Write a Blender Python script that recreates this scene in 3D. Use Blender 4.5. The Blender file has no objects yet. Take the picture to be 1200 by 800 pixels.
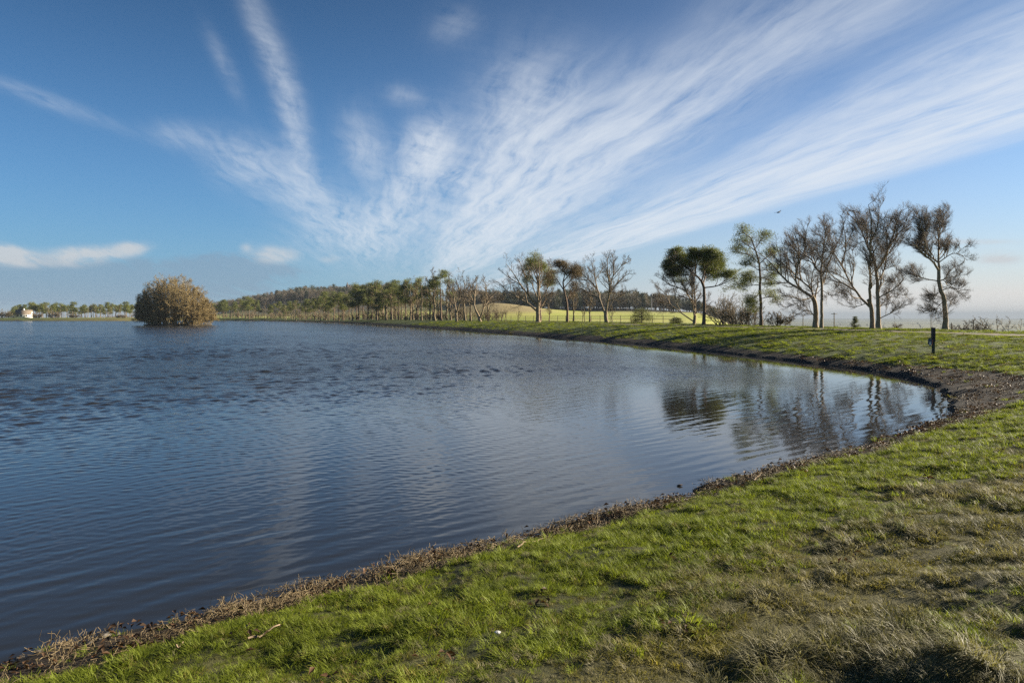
import bpy, math, random
import numpy as np
from mathutils import Vector
R = math.radians
SC = bpy.context.scene
COL = SC.collection
rng = np.random.default_rng(7)

# ------------------------------------------------------------------ camera, sky, sun, exposure
FPX, HOR, CAMZ = 800.0, 370.0, 3.0          # focal length in photo pixels, horizon row, camera height over the water
cam = bpy.data.cameras.new('camera'); co = bpy.data.objects.new('camera', cam); COL.objects.link(co)
cam.sensor_width = 36; cam.lens = 24; cam.clip_start = 0.05; cam.clip_end = 60000
co.location = (0, 0, CAMZ); co.rotation_euler = (R(90), 0, 0); cam.shift_y = -30/1200
SC.camera = co
SUN_EL, SUN_AZ = 18.0, 71.0                  # azimuth clockwise from the view axis
sun = bpy.data.lights.new('sun', 'SUN'); so = bpy.data.objects.new('sun', sun); COL.objects.link(so)
sun.energy = 5.0; sun.angle = R(0.5); sun.color = (1.0, 0.88, 0.70)
sd = Vector((math.sin(R(SUN_AZ))*math.cos(R(SUN_EL)), math.cos(R(SUN_AZ))*math.cos(R(SUN_EL)), math.sin(R(SUN_EL))))
so.rotation_euler = sd.to_track_quat('Z', 'Y').to_euler()
so.location = (30, -10, 20)
SC.view_settings.view_transform = 'Standard'; SC.view_settings.look = 'None'
SC.view_settings.gamma = 1; EXPO = 1.66; SC.view_settings.exposure = EXPO; SC.view_settings.use_curve_mapping = False
SC.render.engine = 'CYCLES'
cy = SC.cycles
cy.use_denoising = False; cy.denoiser = 'OPENIMAGEDENOISE'; cy.use_adaptive_sampling = False; SC.render.filter_size = 1.15
cy.max_bounces = 5; cy.diffuse_bounces = 2; cy.glossy_bounces = 3; cy.transmission_bounces = 3; cy.transparent_max_bounces = 8
cy.volume_bounces = 0; cy.sample_clamp_indirect = 4.0; cy.caustics_reflective = False; cy.caustics_refractive = False

class E:
    """a shader socket or number with arithmetic"""
    nt = None
    def __init__(s, v): s.v = v
    @staticmethod
    def op(o, *a, clamp=False):
        n = E.nt.nodes.new('ShaderNodeMath'); n.operation = o; n.use_clamp = clamp
        for i, x in enumerate(a):
            x = x.v if isinstance(x, E) else x
            if isinstance(x, (int, float)): n.inputs[i].default_value = x
            else: E.nt.links.new(x, n.inputs[i])
        return E(n.outputs[0])
    def __add__(a, b): return E.op('ADD', a, b)
    __radd__ = __add__
    def __mul__(a, b): return E.op('MULTIPLY', a, b)
    __rmul__ = __mul__
    def __sub__(a, b): return E.op('SUBTRACT', a, b)
    def __rsub__(a, b): return E.op('SUBTRACT', b, a)
    def __truediv__(a, b): return E.op('DIVIDE', a, b)
    def __rtruediv__(a, b): return E.op('DIVIDE', b, a)
    def clamp(a): return E.op('ADD', a, 0.0, clamp=True)
    def max(a, b): return E.op('MAXIMUM', a, b)
    def min(a, b): return E.op('MINIMUM', a, b)
    def exp(a): return E.op('EXPONENT', a)
    def pow(a, b): return E.op('POWER', a, b)
def sstep(a, b, x):
    n = E.nt.nodes.new('ShaderNodeMapRange'); n.interpolation_type = 'SMOOTHSTEP'
    E.nt.links.new(x.v, n.inputs[0]); n.inputs[1].default_value = a; n.inputs[2].default_value = b
    return E(n.outputs[0])
def vec(x, y, z=0.0):
    n = E.nt.nodes.new('ShaderNodeCombineXYZ')
    for i, q in enumerate((x, y, z)):
        if isinstance(q, E): E.nt.links.new(q.v, n.inputs[i])
        else: n.inputs[i].default_value = q
    return n.outputs[0]
def noise(v, scale, detail=4, rough=0.5, dist=0.0):
    n = E.nt.nodes.new('ShaderNodeTexNoise'); E.nt.links.new(v, n.inputs['Vector'])
    n.inputs['Scale'].default_value = scale; n.inputs['Detail'].default_value = detail
    n.inputs['Roughness'].default_value = rough; n.inputs['Distortion'].default_value = dist
    return E(n.outputs[0])
def mix(f, a, b, mode='MIX'):
    n = E.nt.nodes.new('ShaderNodeMix'); n.data_type = 'RGBA'; n.blend_type = mode
    for s, q in ((n.inputs[0], f), (n.inputs[6], a), (n.inputs[7], b)):
        q = q.v if isinstance(q, E) else q
        if isinstance(q, (int, float)): s.default_value = q
        elif isinstance(q, tuple): s.default_value = (*q, 1)
        else: E.nt.links.new(q, s)
    return n.outputs[2]

world = bpy.data.worlds.new('World'); SC.world = world; world.use_nodes = True
nt = world.node_tree; nt.nodes.clear(); E.nt = nt
out = nt.nodes.new('ShaderNodeOutputWorld'); bg = nt.nodes.new('ShaderNodeBackground')
nt.links.new(bg.outputs[0], out.inputs[0]); SKY = 0.05; bg.inputs[1].default_value = SKY
sky = nt.nodes.new('ShaderNodeTexSky'); sky.sky_type = 'NISHITA'; sky.sun_disc = False
sky.sun_elevation = R(SUN_EL); sky.sun_rotation = R(SUN_AZ); sky.altitude = 200
sky.air_density = 1.0; sky.dust_density = 0.6; sky.ozone_density = 2.2
tc = nt.nodes.new('ShaderNodeTexCoord'); sp = nt.nodes.new('ShaderNodeSeparateXYZ'); nt.links.new(tc.outputs['Generated'], sp.inputs[0])
dx, dy, dz = (E(o) for o in sp.outputs)
fy = dy.max(0.05); X = dx/fy*FPX + 600.0; Y = HOR - dz/fy*FPX       # bearing and height of a direction, in units of 1/800
front = sstep(0.05, 0.3, dy)
dzc = dz.max(0.025)
u = (dx + dy*0.1625)/dzc; v = dy/dzc                                # the cirrus layer as a plane overhead
def blob(cx, cy_, rx, ry, ang=0.0, amp=1.0):
    c, s = math.cos(R(ang)), math.sin(R(ang))
    a, b = X - cx, Y - cy_
    p, q = (a*c + b*s)/rx, (b*c - a*s)/ry
    return (0.0 - (p*p + q*q)).exp()*amp
def tot(l):
    r = l[0]
    for q in l[1:]: r = r + q
    return r
warp = noise(vec(u*1.0, v*0.5), 1.1, 3, 0.55)
uw = u + (warp - 0.5)*0.45
lv = E.op('LOGARITHM', v.max(0.2), 2.71828)
streak = noise(vec(uw*3.0, lv*1.1), 2.0, 7, 0.60, 0.25)
fibre = noise(vec(uw*6.5 + lv*1.2, lv*4.5 - uw*1.0), 1.6, 7, 0.66, 0.3)
puff = noise(vec(X*0.012 + uw*0.3, Y*0.024), 1.6, 7, 0.62, 0.5)
wide = noise(vec(uw*1.2, lv*1.2, 3.3), 2.0, 4, 0.55)
band1 = sstep(1.7, 2.7, uw)*(1.0 - sstep(3.05, 3.7, u + (warp - 0.5)*0.3 + (fibre - 0.5)*0.25))*1.25
band2 = sstep(0.75, 1.4, uw)*(1.0 - sstep(1.40, 1.95, uw))*0.62*sstep(1.2, 2.6, v)
mid = sstep(0.36, 0.78, uw)*(1.0 - sstep(0.9, 1.7, uw))*0.72*sstep(2.2, 3.8, v)
low = (1.0 - sstep(9.0, 18.0, v))
bands = (band1 + band2 + mid)*(low*0.55 + 0.45)
bl = tot([blob(312, 50, 66, 13, 68, .6), blob(345, 150, 66, 15, 78, .75), blob(285, 190, 40, 26, 24, .6), blob(350, 222, 62, 26, 30, .55),
          blob(400, 262, 60, 26, 30, .5), blob(500, 176, 24, 32, 15, 1.7), blob(472, 225, 24, 62, 38, .8), blob(428, 175, 24, 38, -20, .65),
          blob(474, 112, 22, 12, 10, .35), blob(536, 205, 20, 18, 0, .6), blob(455, 268, 110, 26, -10, .5), blob(55, 118, 80, 8, 20, .33),
          blob(215, 160, 34, 14, 10, .4), blob(530, 30, 26, 20, -30, .28), blob(262, 75, 40, 9, 65, .25), blob(618, 135, 55, 70, 20, .6),
          blob(600, 245, 130, 60, -20, .6), blob(575, 190, 45, 70, 15, .45)])
ripple = noise(vec(X*0.010 + Y*0.016 + warp*0.8, Y*0.055 - X*0.016), 1.5, 6, 0.6, 0.3)
tex = (streak - 0.30)*1.35 + (fibre - 0.42)*0.9 + (wide - 0.45)*0.9
dens = bands*(0.12 + tex*1.6).max(0.0) + bl*(0.26 + (ripple - 0.44)*0.9 + (fibre - 0.42)*1.5 + (streak - 0.42)*1.4).max(0.0)
cir = (1.0 - (dens*-1.15).exp())*0.93*front*sstep(0.0, 0.05, dz)
# low cumulus bank at the left of the view and wisps at the right
cum = tot([blob(60, 326, 190, 24, 0, .9), blob(20, 345, 220, 16, 0, .6), blob(210, 332, 110, 18, 0, .5), blob(270, 304, 50, 9, 0, .6), blob(300, 316, 60, 8, 0, .5)])
cumn = sstep(0.12, 0.50, cum*(puff*2.2 - 0.30))*front
wht = tot([blob(6, 298, 36, 12, 8, 1.2), blob(92, 298, 36, 10, 0, 1.1), blob(148, 292, 28, 9, -6, 1.0), blob(60, 310, 60, 6, 0, .35), blob(321, 299, 27, 10, 0, 1.15), blob(288, 290, 8, 6, 0, .6), blob(387, 304, 14, 5, 0, .6),
           blob(1172, 305, 22, 5, 0, .9), blob(1120, 283, 90, 4, 0, .6), blob(1170, 300, 60, 12, 0, .3)])
whn = sstep(0.05, 0.85, wht*(puff*2.0 - 0.22))*front
CL = 1/(SKY*2**EXPO)
tint = nt.nodes.new('ShaderNodeMix'); tint.data_type = 'RGBA'; tint.blend_type = 'MULTIPLY'; tint.inputs[0].default_value = 1
nt.links.new(sky.outputs[0], tint.inputs[6]); tint.inputs[7].default_value = (.185, .55, .90, 1)
side = sstep(-0.40, 0.55, dx)
air = mix(side, (0.31*CL, 0.49*CL, 0.66*CL), (0.80*CL, 0.79*CL, 0.765*CL))
hz_ = (((dz.max(0.0)*-4.8).exp()*0.62 + (dz.max(0.0)*-16.0).exp()*0.38)*(side*0.30 + 0.97)).clamp()
deep = 1.0 - sstep(0.10, 0.55, dz)*0.52
skyc = mix(hz_, mix(1.0, tint.outputs[2], vec(deep, deep, deep), 'MULTIPLY'), air)
skyc = mix(cumn*0.58, skyc, (0.235*CL, 0.335*CL, 0.46*CL))
skyc = mix(whn*0.85, skyc, (0.62*CL, 0.65*CL, 0.68*CL))
skyc = mix(cir, skyc, (0.80*CL, 0.85*CL, 0.91*CL))
nt.links.new(skyc, bg.inputs[0])
world.cycles.sampling_method = 'AUTOMATIC'

# ------------------------------------------------------------------ small helpers
def vn(x, y, seed=0):
    """smooth value noise in 0..1"""
    x = np.asarray(x, float); y = np.asarray(y, float)
    xi = np.floor(x).astype(np.int64); yi = np.floor(y).astype(np.int64)
    fx = x - xi; fy_ = y - yi
    fx = fx*fx*(3 - 2*fx); fy_ = fy_*fy_*(3 - 2*fy_)
    def h(i, j):
        n = (i*374761393 + j*668265263 + seed*974711) & 0x7fffffff
        n = ((n ^ (n >> 13))*1274126177) & 0x7fffffff
        return ((n ^ (n >> 16)) & 0xffff)/65535.0
    a = h(xi, yi); b = h(xi+1, yi); c = h(xi, yi+1); d = h(xi+1, yi+1)
    return (a*(1-fx)+b*fx)*(1-fy_) + (c*(1-fx)+d*fx)*fy_
def fbm(x, y, seed=0, o=3):
    r = 0; a = .5; t = 0
    for k in range(o):
        r = r + a*vn(x*2**k, y*2**k, seed+k*17); t += a; a *= .5
    return r/t
def ss(a, b, x):
    t = np.clip((x-a)/(b-a), 0, 1); return t*t*(3-2*t)
def mesh_np(name, verts, faces, mat=None, smooth=False):
    """faces: list of int arrays (k, n)"""
    me = bpy.data.meshes.new(name)
    faces = [f for f in (faces if isinstance(faces, list) else [faces]) if len(f)]
    me.vertices.add(len(verts)); me.vertices.foreach_set('co', np.asarray(verts, np.float32).ravel())
    lv = np.concatenate([f.ravel() for f in faces]); lt = np.concatenate([np.full(len(f), f.shape[1]) for f in faces])
    me.loops.add(len(lv)); me.loops.foreach_set('vertex_index', lv.astype(np.int32))
    me.polygons.add(len(lt))
    me.polygons.foreach_set('loop_start', (np.cumsum(lt)-lt).astype(np.int32))
    if smooth: me.polygons.foreach_set('use_smooth', np.ones(len(lt), bool))
    me.update(calc_edges=True)
    if mat: me.materials.append(mat)
    return me
def link(name, me, parent=None):
    o = bpy.data.objects.new(name, me); COL.objects.link(o)
    if parent: o.parent = parent
    return o
def tag(o, label=None, cat=None, group=None, kind=None):
    for k, q in (('label', label), ('category', cat), ('group', group), ('kind', kind)):
        if q: o[k] = q
    return o
def thing(name, label, cat, loc=(0, 0, 0), group=None, rz=0.0):
    o = bpy.data.objects.new(name, None); COL.objects.link(o); o.empty_display_size = .3
    o.location = loc; o.rotation_euler = (0, 0, rz)
    return tag(o, label, cat, group)
def dup(root, loc, rz=0.0, sc=1.0, label=None, group=None):
    r = root.copy(); COL.objects.link(r); r.location = loc; r.rotation_euler = (0, 0, rz); r.scale = (sc,)*3 if isinstance(sc, float) else sc
    if label: r['label'] = label
    if group: r['group'] = group
    for ch in list(root.children):
        c = ch.copy(); COL.objects.link(c); c.parent = r
        for g in ch.children:
            d = g.copy(); COL.objects.link(d); d.parent = c
    return r

def mat(name):
    m = bpy.data.materials.new(name); m.use_nodes = True; m.node_tree.nodes.clear(); E.nt = m.node_tree
    o = m.node_tree.nodes.new('ShaderNodeOutputMaterial'); p = m.node_tree.nodes.new('ShaderNodeBsdfPrincipled')
    m.node_tree.links.new(p.outputs[0], o.inputs[0]); p.inputs['Specular IOR Level'].default_value = .25
    return m, p, o
def N(t): return E.nt.nodes.new(t)
def L(a, b): E.nt.links.new(a.v if isinstance(a, E) else a, b)
def objco():
    return N('ShaderNodeTexCoord').outputs['Object']
def worldco():
    return N('ShaderNodeNewGeometry').outputs['Position']
def plain(name, col, rough=.7, var=.25, scale=6.0, bump=0.0, metal=0.0):
    m, p, o = mat(name); n = noise(objco(), scale, 5, .6)
    L(mix(n, tuple(c*(1-var) for c in col), tuple(min(1, c*(1+var)) for c in col)), p.inputs['Base Color'])
    p.inputs['Roughness'].default_value = rough; p.inputs['Metallic'].default_value = metal
    if bump:
        b = N('ShaderNodeBump'); b.inputs['Strength'].default_value = bump; L(n, b.inputs['Height']); L(b.outputs[0], p.inputs['Normal'])
    return m
def leafy(name, c0, c1, scale=1.5, trans=.35, rnd=True, inst=False):
    """leaves, needles and blades: two tones in clumps, light passes through"""
    m, p, o = mat(name)
    n = noise(objco(), scale, 3, .6); f = sstep(.3, .7, n)
    if inst:
        a = N('ShaderNodeAttribute'); a.attribute_type = 'INSTANCER'; a.attribute_name = 'tint'
        f = (f*.35 + E(a.outputs['Fac'])*.65).clamp()
    elif rnd:
        f = (f*.7 + E(N('ShaderNodeObjectInfo').outputs['Random'])*.3).clamp()
    c = mix(f, c0, c1)
    L(c, p.inputs['Base Color']); p.inputs['Roughness'].default_value = .6
    t = N('ShaderNodeBsdfTranslucent'); L(mix(1.0, c, (1.0, 1.0, .6), 'MULTIPLY'), t.inputs[0])
    ms = N('ShaderNodeMixShader'); ms.inputs[0].default_value = trans
    L(p.outputs[0], ms.inputs[1]); L(t.outputs[0], ms.inputs[2]); L(ms.outputs[0], o.inputs[0])
    return m
def bark(name, c0, c1, scale=3.0, bump=.6):
    m, p, o = mat(name)
    mp = N('ShaderNodeMapping'); mp.inputs['Scale'].default_value = (1, 1, .25); L(objco(), mp.inputs[0])
    n = noise(mp.outputs[0], scale*2, 6, .65); n2 = noise(objco(), scale*.35, 3, .5)
    L(mix((n*.6 + n2*.6 - .1).clamp(), c0, c1), p.inputs['Base Color']); p.inputs['Roughness'].default_value = .85
    b = N('ShaderNodeBump'); b.inputs['Strength'].default_value = bump; b.inputs['Distance'].default_value = .05; L(n, b.inputs['Height']); L(b.outputs[0], p.inputs['Normal'])
    return m

M_BEECH = bark('beech_bark', (.17, .125, .078), (.34, .265, .17))
M_TWIG = bark('twigs', (.068, .052, .039), (.145, .112, .080), 1.2, 0)
M_TWIGW = bark('warm_twigs', (.12, .09, .055), (.22, .165, .09), .8, 0)
M_PINEB = bark('pine_bark', (.10, .068, .048), (.21, .14, .092))
M_NEEDLE = leafy('pine_needles', (.060, .082, .026), (.225, .235, .060), .6, .32)
M_NEEDLEB = leafy('brown_needles', (.085, .062, .030), (.15, .105, .045), .9, .25)
M_WILLOW = bark('willow_twigs', (.175, .138, .068), (.38, .285, .13), .22, 0)
M_BUSH = leafy('bush_leaves', (.05, .065, .02), (.13, .135, .04), 1.0, .3)
M_BRUSH = bark('brush_twigs', (.12, .095, .06), (.23, .18, .105), .6, 0)

# ------------------------------------------------------------------ lie of the land
def px(x, y, z=0.0):
    d = (CAMZ - z)*FPX/(y - HOR); return ((x-600)/FPX*d, d)
SHORE_PX = [(0, 785), (100, 756), (200, 735), (300, 710), (400, 685), (500, 657), (600, 633), (690, 612), (800, 580), (900, 552), (1000, 525), (1060, 507), (1100, 492), (1112, 481),
            (1108, 466), (1086, 450), (1045, 440), (1000, 432), (930, 423.5), (860, 415), (780, 406), (700, 399), (620, 393), (560, 388), (500, 384), (440, 380), (400, 378), (340, 376.2), (260, 375.6)]
sh = [px(*p) for p in SHORE_PX]
LAKE = [(-420, 60), (-260, -110), (-90, -64), (-30, -15), (-12, -.5)] + sh + [(-235, 405), (-300, 405), (-400, 395), (-470, 250)]
def catmull(P, m):
    P = np.array(P, float); n = len(P); o = []
    for i in range(n):
        p0, p1, p2, p3 = P[i-1], P[i], P[(i+1) % n], P[(i+2) % n]
        k = m if np.linalg.norm(p2-p1) < 40 else 2
        for j in range(k):
            t = j/k
            o.append(.5*((2*p1)+(p2-p0)*t+(2*p0-5*p1+4*p2-p3)*t*t+(3*p1-p0-3*p2+p3)*t**3))
    return np.array(o)
LK = catmull(LAKE, 3)
def sdf(x, y):
    """distance to the shoreline, positive on land"""
    x = np.asarray(x, np.float32); y = np.asarray(y, np.float32)
    A = LK.astype(np.float32); B = np.roll(A, -1, 0)
    best = np.full(x.shape, 1e12, np.float32); ins = np.zeros(x.shape, bool)
    for (ax, ay), (bx, by) in zip(A, B):
        ex, ey = bx-ax, by-ay
        wx, wy = x-ax, y-ay
        t = np.clip((wx*ex+wy*ey)/(ex*ex+ey*ey), 0, 1)
        qx = wx-t*ex; qy = wy-t*ey
        np.minimum(best, qx*qx+qy*qy, out=best)
        if by != ay:
            ins ^= ((ay > y) != (by > y)) & (x < ex*(y-ay)/ey+ax)
    return np.where(ins, -1, 1)*np.sqrt(best).astype(np.float64)
NDIR = np.array([.628, -.777])               # inland normal of the near shore
def height(x, y, s=None):
    x = np.asarray(x, float); y = np.asarray(y, float)
    if s is None: s = sdf(x, y)
    r = np.hypot(x, y)
    near = 1 - ss(30, 60, r)
    s = s + (fbm(x*.9, y*.9, 3)-.5)*.7*np.clip(.3+near, 0, 1)
    sp_ = np.maximum(s, 0)
    z = np.where(s > 0, 1.68*(1-np.exp(-sp_/6.2)) + .06*ss(0, .25, s), np.maximum(.22*s, -2.5))
    # rough ground by the camera: tussock mounds and small hollows
    rough = ss(1.2, 3.5, s)*(1-ss(18, 40, r))
    dn = (x*NDIR[0]+(y-9.16)*NDIR[1])        # distance inland from the near shore line
    tus = ss(4.9, 6.2, dn + (fbm(x*.5, y*.5, 9)-.5)*1.6)*(1-ss(16, 26, r))
    b = fbm(x*1.75, y*1.75, 21, 2)
    z = z + rough*((fbm(x*.45, y*.45, 5)-.5)*.16 + (b-.5)*.09 + tus*ss(.40, .72, b)*.10)
    z = z + ss(.2, 1.0, s)*(1-ss(60, 130, r))*(fbm(x*1.3, y*1.3, 33, 3)-.5)*.10
    a = np.where(y > 1, x/np.maximum(y, 1)*FPX+600, np.where(x > 0, 3000, -3000))   # bearing in photo pixels
    far = ss(22, 60, s)
    east = ss(800, 900, a - (r-100)*.02)
    z = z - east*(np.clip(s-24, 0, 60)*.075 + np.clip(s-84, 0, 700)*.055)*ss(22, 30, s)
    cen = ss(380, 460, a)*(1-east)
    z = z + cen*far*(np.clip(r-170, 0, 500)*.0085)
    hill = ss(215, 380, a)*(1-ss(430, 620, a))*(1-east)
    z = z + hill*ss(560, 1000, r)*28
    z = z + 5.2*np.exp(-(((x+9)/24)**2+((y-300)/38)**2)) + 2.2*np.exp(-(((x-20)/40)**2+((y-330)/30)**2))
    z = z + cen*ss(500, 800, r)*6*ss(420, 600, a)*(1-ss(700, 860, a))
    z = z - (1-ss(180, 230, a))*ss(560, 900, r)*14
    z = np.where(r > 1500, z + (-44-z)*ss(1500, 2600, r), z)
    return z
def hz(x, y): return float(height(np.array([x]), np.array([y]))[0])

def polar(rs, an):
    g, h = np.meshgrid(rs, an, indexing='ij')
    return (g*np.sin(h)).ravel(), (g*np.cos(h)).ravel()
def gridfaces(nr, na, wrap=False):
    i, j = np.meshgrid(np.arange(nr-1), np.arange(na if wrap else na-1), indexing='ij')
    j2 = (j+1) % na
    return np.stack([i*na+j, i*na+j2, (i+1)*na+j2, (i+1)*na+j], -1).reshape(-1, 4)[:, ::-1]

# ------------------------------------------------------------------ ground
rs = np.concatenate([np.exp(np.arange(math.log(.6), math.log(140), .0115)), np.exp(np.arange(math.log(141.5), math.log(1500), .016)), np.exp(np.linspace(math.log(1530), math.log(14000), 50))])
an = np.concatenate([np.arange(-52, 60, .26), np.arange(60, 308, 3.0)]); an = np.radians(an)
gx, gy = polar(rs, an)
gs = sdf(gx, gy)
gzv = height(gx, gy, gs)
gr = np.hypot(gx, gy); ga = np.where(gy > 1, gx/np.maximum(gy, 1)*FPX+600, np.where(gx > 0, 3000, -3000))
def C(*c): return np.array(c)[None, :]
def lerp(a, b, t): return a + (b-a)*t[:, None]
def masks(x, y, s):
    dn = (x*NDIR[0]+(y-9.16)*NDIR[1])
    w = (fbm(x*.55, y*.55, 71)-.5)
    corner = np.exp(-(((x-17.5)/5.5)**2+((y-27)/8.5)**2))          # bare leaf-strewn ground at the head of the bay
    dirt = 1-ss(.88, 1.4, s + w*.9 - corner*1.9 - ss(40, 90, np.hypot(x, y))*.5)
    tus = ss(3.0, 4.8, dn + w*2.6)*(1-ss(26, 40, np.hypot(x, y)))
    worn = np.exp(-((dn-4.8-w*1.1)/.42)**2)*(1-ss(20, 34, np.hypot(x, y)))
    lush = np.clip(1-tus-dirt, 0, 1)
    return dirt, tus, worn, lush
dirt, tus, worn, lush = masks(gx, gy, gs); bankf = ss(18, 32, gr)
n1 = fbm(gx*.7, gy*.7, 41); n2 = fbm(gx*.03, gy*.03, 44); n3 = fbm(gx*3.1, gy*3.1, 46)
col = lerp(C(.035, .040, .013)+0*gx[:, None], C(.085, .085, .026), ss(.35, .7, n1*.5+n3*.5))
col = lerp(col, C(.072, .098, .016), bankf*.8)
col = lerp(col, C(.075, .070, .026), tus*.8)
col = lerp(col, C(.092, .084, .032), worn*.75)
col = lerp(col, lerp(C(.020, .015, .011)+0*gx[:, None], C(.058, .042, .027), ss(.4, .7, n3)), dirt)
wet = 1-ss(.0, .5, gs)
col = lerp(col, C(.016, .013, .010), wet)
field = ss(24, 40, gs)*ss(100, 130, gr)
col = lerp(col, lerp(C(.27, .30, .045)+0*gx[:, None], C(.32, .32, .075), ss(.3, .7, n2)), field)
md = np.exp(-(((gx+9)/27)**2+((gy-298)/42)**2))
col = lerp(col, C(.23, .185, .085), ss(.25, .6, md)*field)
hillm = np.clip(ss(200, 330, ga)*(1-ss(430, 620, ga))*ss(540, 700, gr) + ss(560, 640, gr)*ss(500, 560, ga)*(1-ss(820, 900, ga)), 0, 1)
col = lerp(col, C(.06, .05, .032), hillm)
farl = (1-ss(200, 250, ga))*ss(395, 402, gy)
col = lerp(col, C(.20, .165, .06), farl*.8*(1-ss(450, 520, gr)))
col = lerp(col, lerp(C(.06, .075, .03)+0*gx[:, None], C(.15, .15, .07), ss(.45, .55, vn(gx*.004, gy*.003, 91))), ss(700, 1200, gr))
m, p, o = mat('ground')
at = N('ShaderNodeAttribute'); at.attribute_name = 'col'
pos = worldco(); f1 = noise(pos, 14, 5, .7)*.55 + noise(pos, 75, 3, .7)*.45; f2 = noise(pos, 1.7, 4, .6)
c = mix(1.0, at.outputs['Color'], mix((f1*.7+f2*.6-.15).clamp(), (.15, .15, .14), (1.8, 1.8, 1.75)), 'MULTIPLY')
L(c, p.inputs['Base Color']); p.inputs['Roughness'].default_value = .9
b = N('ShaderNodeBump'); b.inputs['Strength'].default_value = .7; b.inputs['Distance'].default_value = .06; L(f1, b.inputs['Height']); L(b.outputs[0], p.inputs['Normal'])
M_GROUND = m
verts = np.stack([gx, gy, gzv], -1)
na = len(an)
faces = gridfaces(len(rs), na, True)
cx0 = len(verts); verts = np.vstack([verts, [[0, 0, hz(0, 0)]]])
fan = np.stack([np.full(na, cx0), np.arange(na), (np.arange(na)+1) % na], -1)[:, ::-1]
me = mesh_np('ground', verts, [faces, fan], M_GROUND, True)
ca = me.color_attributes.new('col', 'FLOAT_COLOR', 'POINT')
cc = np.ones((len(verts), 4), np.float32); cc[:-1, :3] = col; cc[-1, :3] = (.08, .08, .03)
ca.data.foreach_set('color', cc.ravel())
tag(link('ground', me), kind='structure')

# ------------------------------------------------------------------ lake water: real waves near by, finer ripples as bump
wr = np.concatenate([np.exp(np.arange(math.log(4.2), math.log(140), .0036)), np.exp(np.arange(math.log(141), math.log(640), .012))])
wa = np.radians(np.arange(-58, 46, .2))
wx, wy = polar(wr, wa); ws = sdf(wx, wy)
dnear = -(wx*NDIR[0]+(wy-9.16)*NDIR[1])
fetch = np.maximum(0, np.minimum(dnear, -ws*1.5) + (fbm(wx*.12, wy*.12, 60)-.5)*7)
wz = np.zeros_like(wx); W = np.random.default_rng(5)
wrad = np.hypot(wx, wy)
step = .0036*wrad; gust = .25+1.45*fbm(wx*.10+wy*.05, wy*.16-wx*.05, 64, 3)
for k in range(64):
    lam = .10*(.36/.13)**(k/63.0)*W.uniform(.9, 1.1)
    th = math.atan2(.777, -.628) + W.normal(0, .85)
    kx, ky = math.cos(th)*2*math.pi/lam, math.sin(th)*2*math.pi/lam
    on = (.22*ss(lam*6, lam*30, fetch)+.78*ss(5+lam*4, 12+lam*12, fetch))*ss(2.6, 4.0, lam/step)
    amp = .0060*lam*(lam/.2)**-.35
    grp = (.25+1.5*fbm(wx/(lam*5)+k*3.7, wy/(lam*5), 100+k, 2))*gust
    wz += amp*on*grp*np.sin(kx*wx+ky*wy+W.uniform(0, 6.28))
for k in range(44):                            # chop that builds up out on the open water
    lam = .34*(1.7/.34)**(k/43.0)*W.uniform(.9, 1.1)
    th = math.atan2(.777, -.628) + W.normal(0, .8)
    kx, ky = math.cos(th)*2*math.pi/lam, math.sin(th)*2*math.pi/lam
    grp = (.2+1.6*fbm(wx/(lam*4)+k*2.9, wy/(lam*4), 400+k, 2))*gust
    wz += .0078*lam*(lam/.5)**-.45*ss(7+lam*3, 16+lam*10, fetch)*ss(2.4, 3.6, lam/step)*grp*np.sin(kx*wx+ky*wy+W.uniform(0, 6.28))
for k in range(14):                            # faint long ripples parallel to the near shore
    lam = .16+.03*k; th = math.atan2(.777, -.628) + W.normal(0, .22)
    kx, ky = math.cos(th)*2*math.pi/lam, math.sin(th)*2*math.pi/lam
    wz += .0016*lam*ss(2.2, 4.2, lam/step)*(.2+fbm(wx*.25+k, wy*.25, 300+k, 2))*np.sin(kx*wx+ky*wy+W.uniform(0, 6.28))
m, p, o = mat('lake_water')
L(mix(0.0, (.020, .020, .019), (0, 0, 0)), p.inputs['Base Color']); p.inputs['IOR'].default_value = 1.42
p.inputs['Specular IOR Level'].default_value = .5
at = N('ShaderNodeAttribute'); at.attribute_name = 'ruffle'; rf = E(at.outputs['Fac'])
pos = worldco(); mp = N('ShaderNodeMapping'); mp.inputs['Scale'].default_value = (1, 1, 1); mp.inputs['Rotation'].default_value = (0, 0, R(-39)); L(pos, mp.inputs[0])
mp2 = N('ShaderNodeMapping'); mp2.inputs['Scale'].default_value = (.55, 1, 1); L(mp.outputs[0], mp2.inputs[0])
w1 = noise(mp2.outputs[0], 2.6, 4, .65); w2 = noise(mp2.outputs[0], 7.0, 3, .5)
cd = N('ShaderNodeVectorMath'); cd.operation = 'LENGTH'; L(pos, cd.inputs[0]); dist = E(cd.outputs['Value'])
farw = sstep(14.0, 50.0, dist)
gu = noise(pos, .07, 3, .6)*1.6 + .2
hgt = (w1*farw*rf*.135 + w2*(.0015 + rf*.010))*gu
b = N('ShaderNodeBump'); b.inputs['Strength'].default_value = 1.0; b.inputs['Distance'].default_value = 1.0; L(hgt, b.inputs['Height']); L(b.outputs[0], p.inputs['Normal'])
L(rf*.06 + farw*rf*.10 + .015, p.inputs['Roughness'])
a2 = N('ShaderNodeAttribute'); a2.attribute_name = 'shallow'; fr = N('ShaderNodeFresnel'); fr.inputs[0].default_value = 1.33; L(b.outputs[0], fr.inputs['Normal'])
tr = N('ShaderNodeBsdfTransparent'); tr.inputs[0].default_value = (.75, .72, .6, 1); msh = N('ShaderNodeMixShader'); L(E(a2.outputs['Fac'])*.85*(1.0 - E(fr.outputs[0])), msh.inputs[0])
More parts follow.
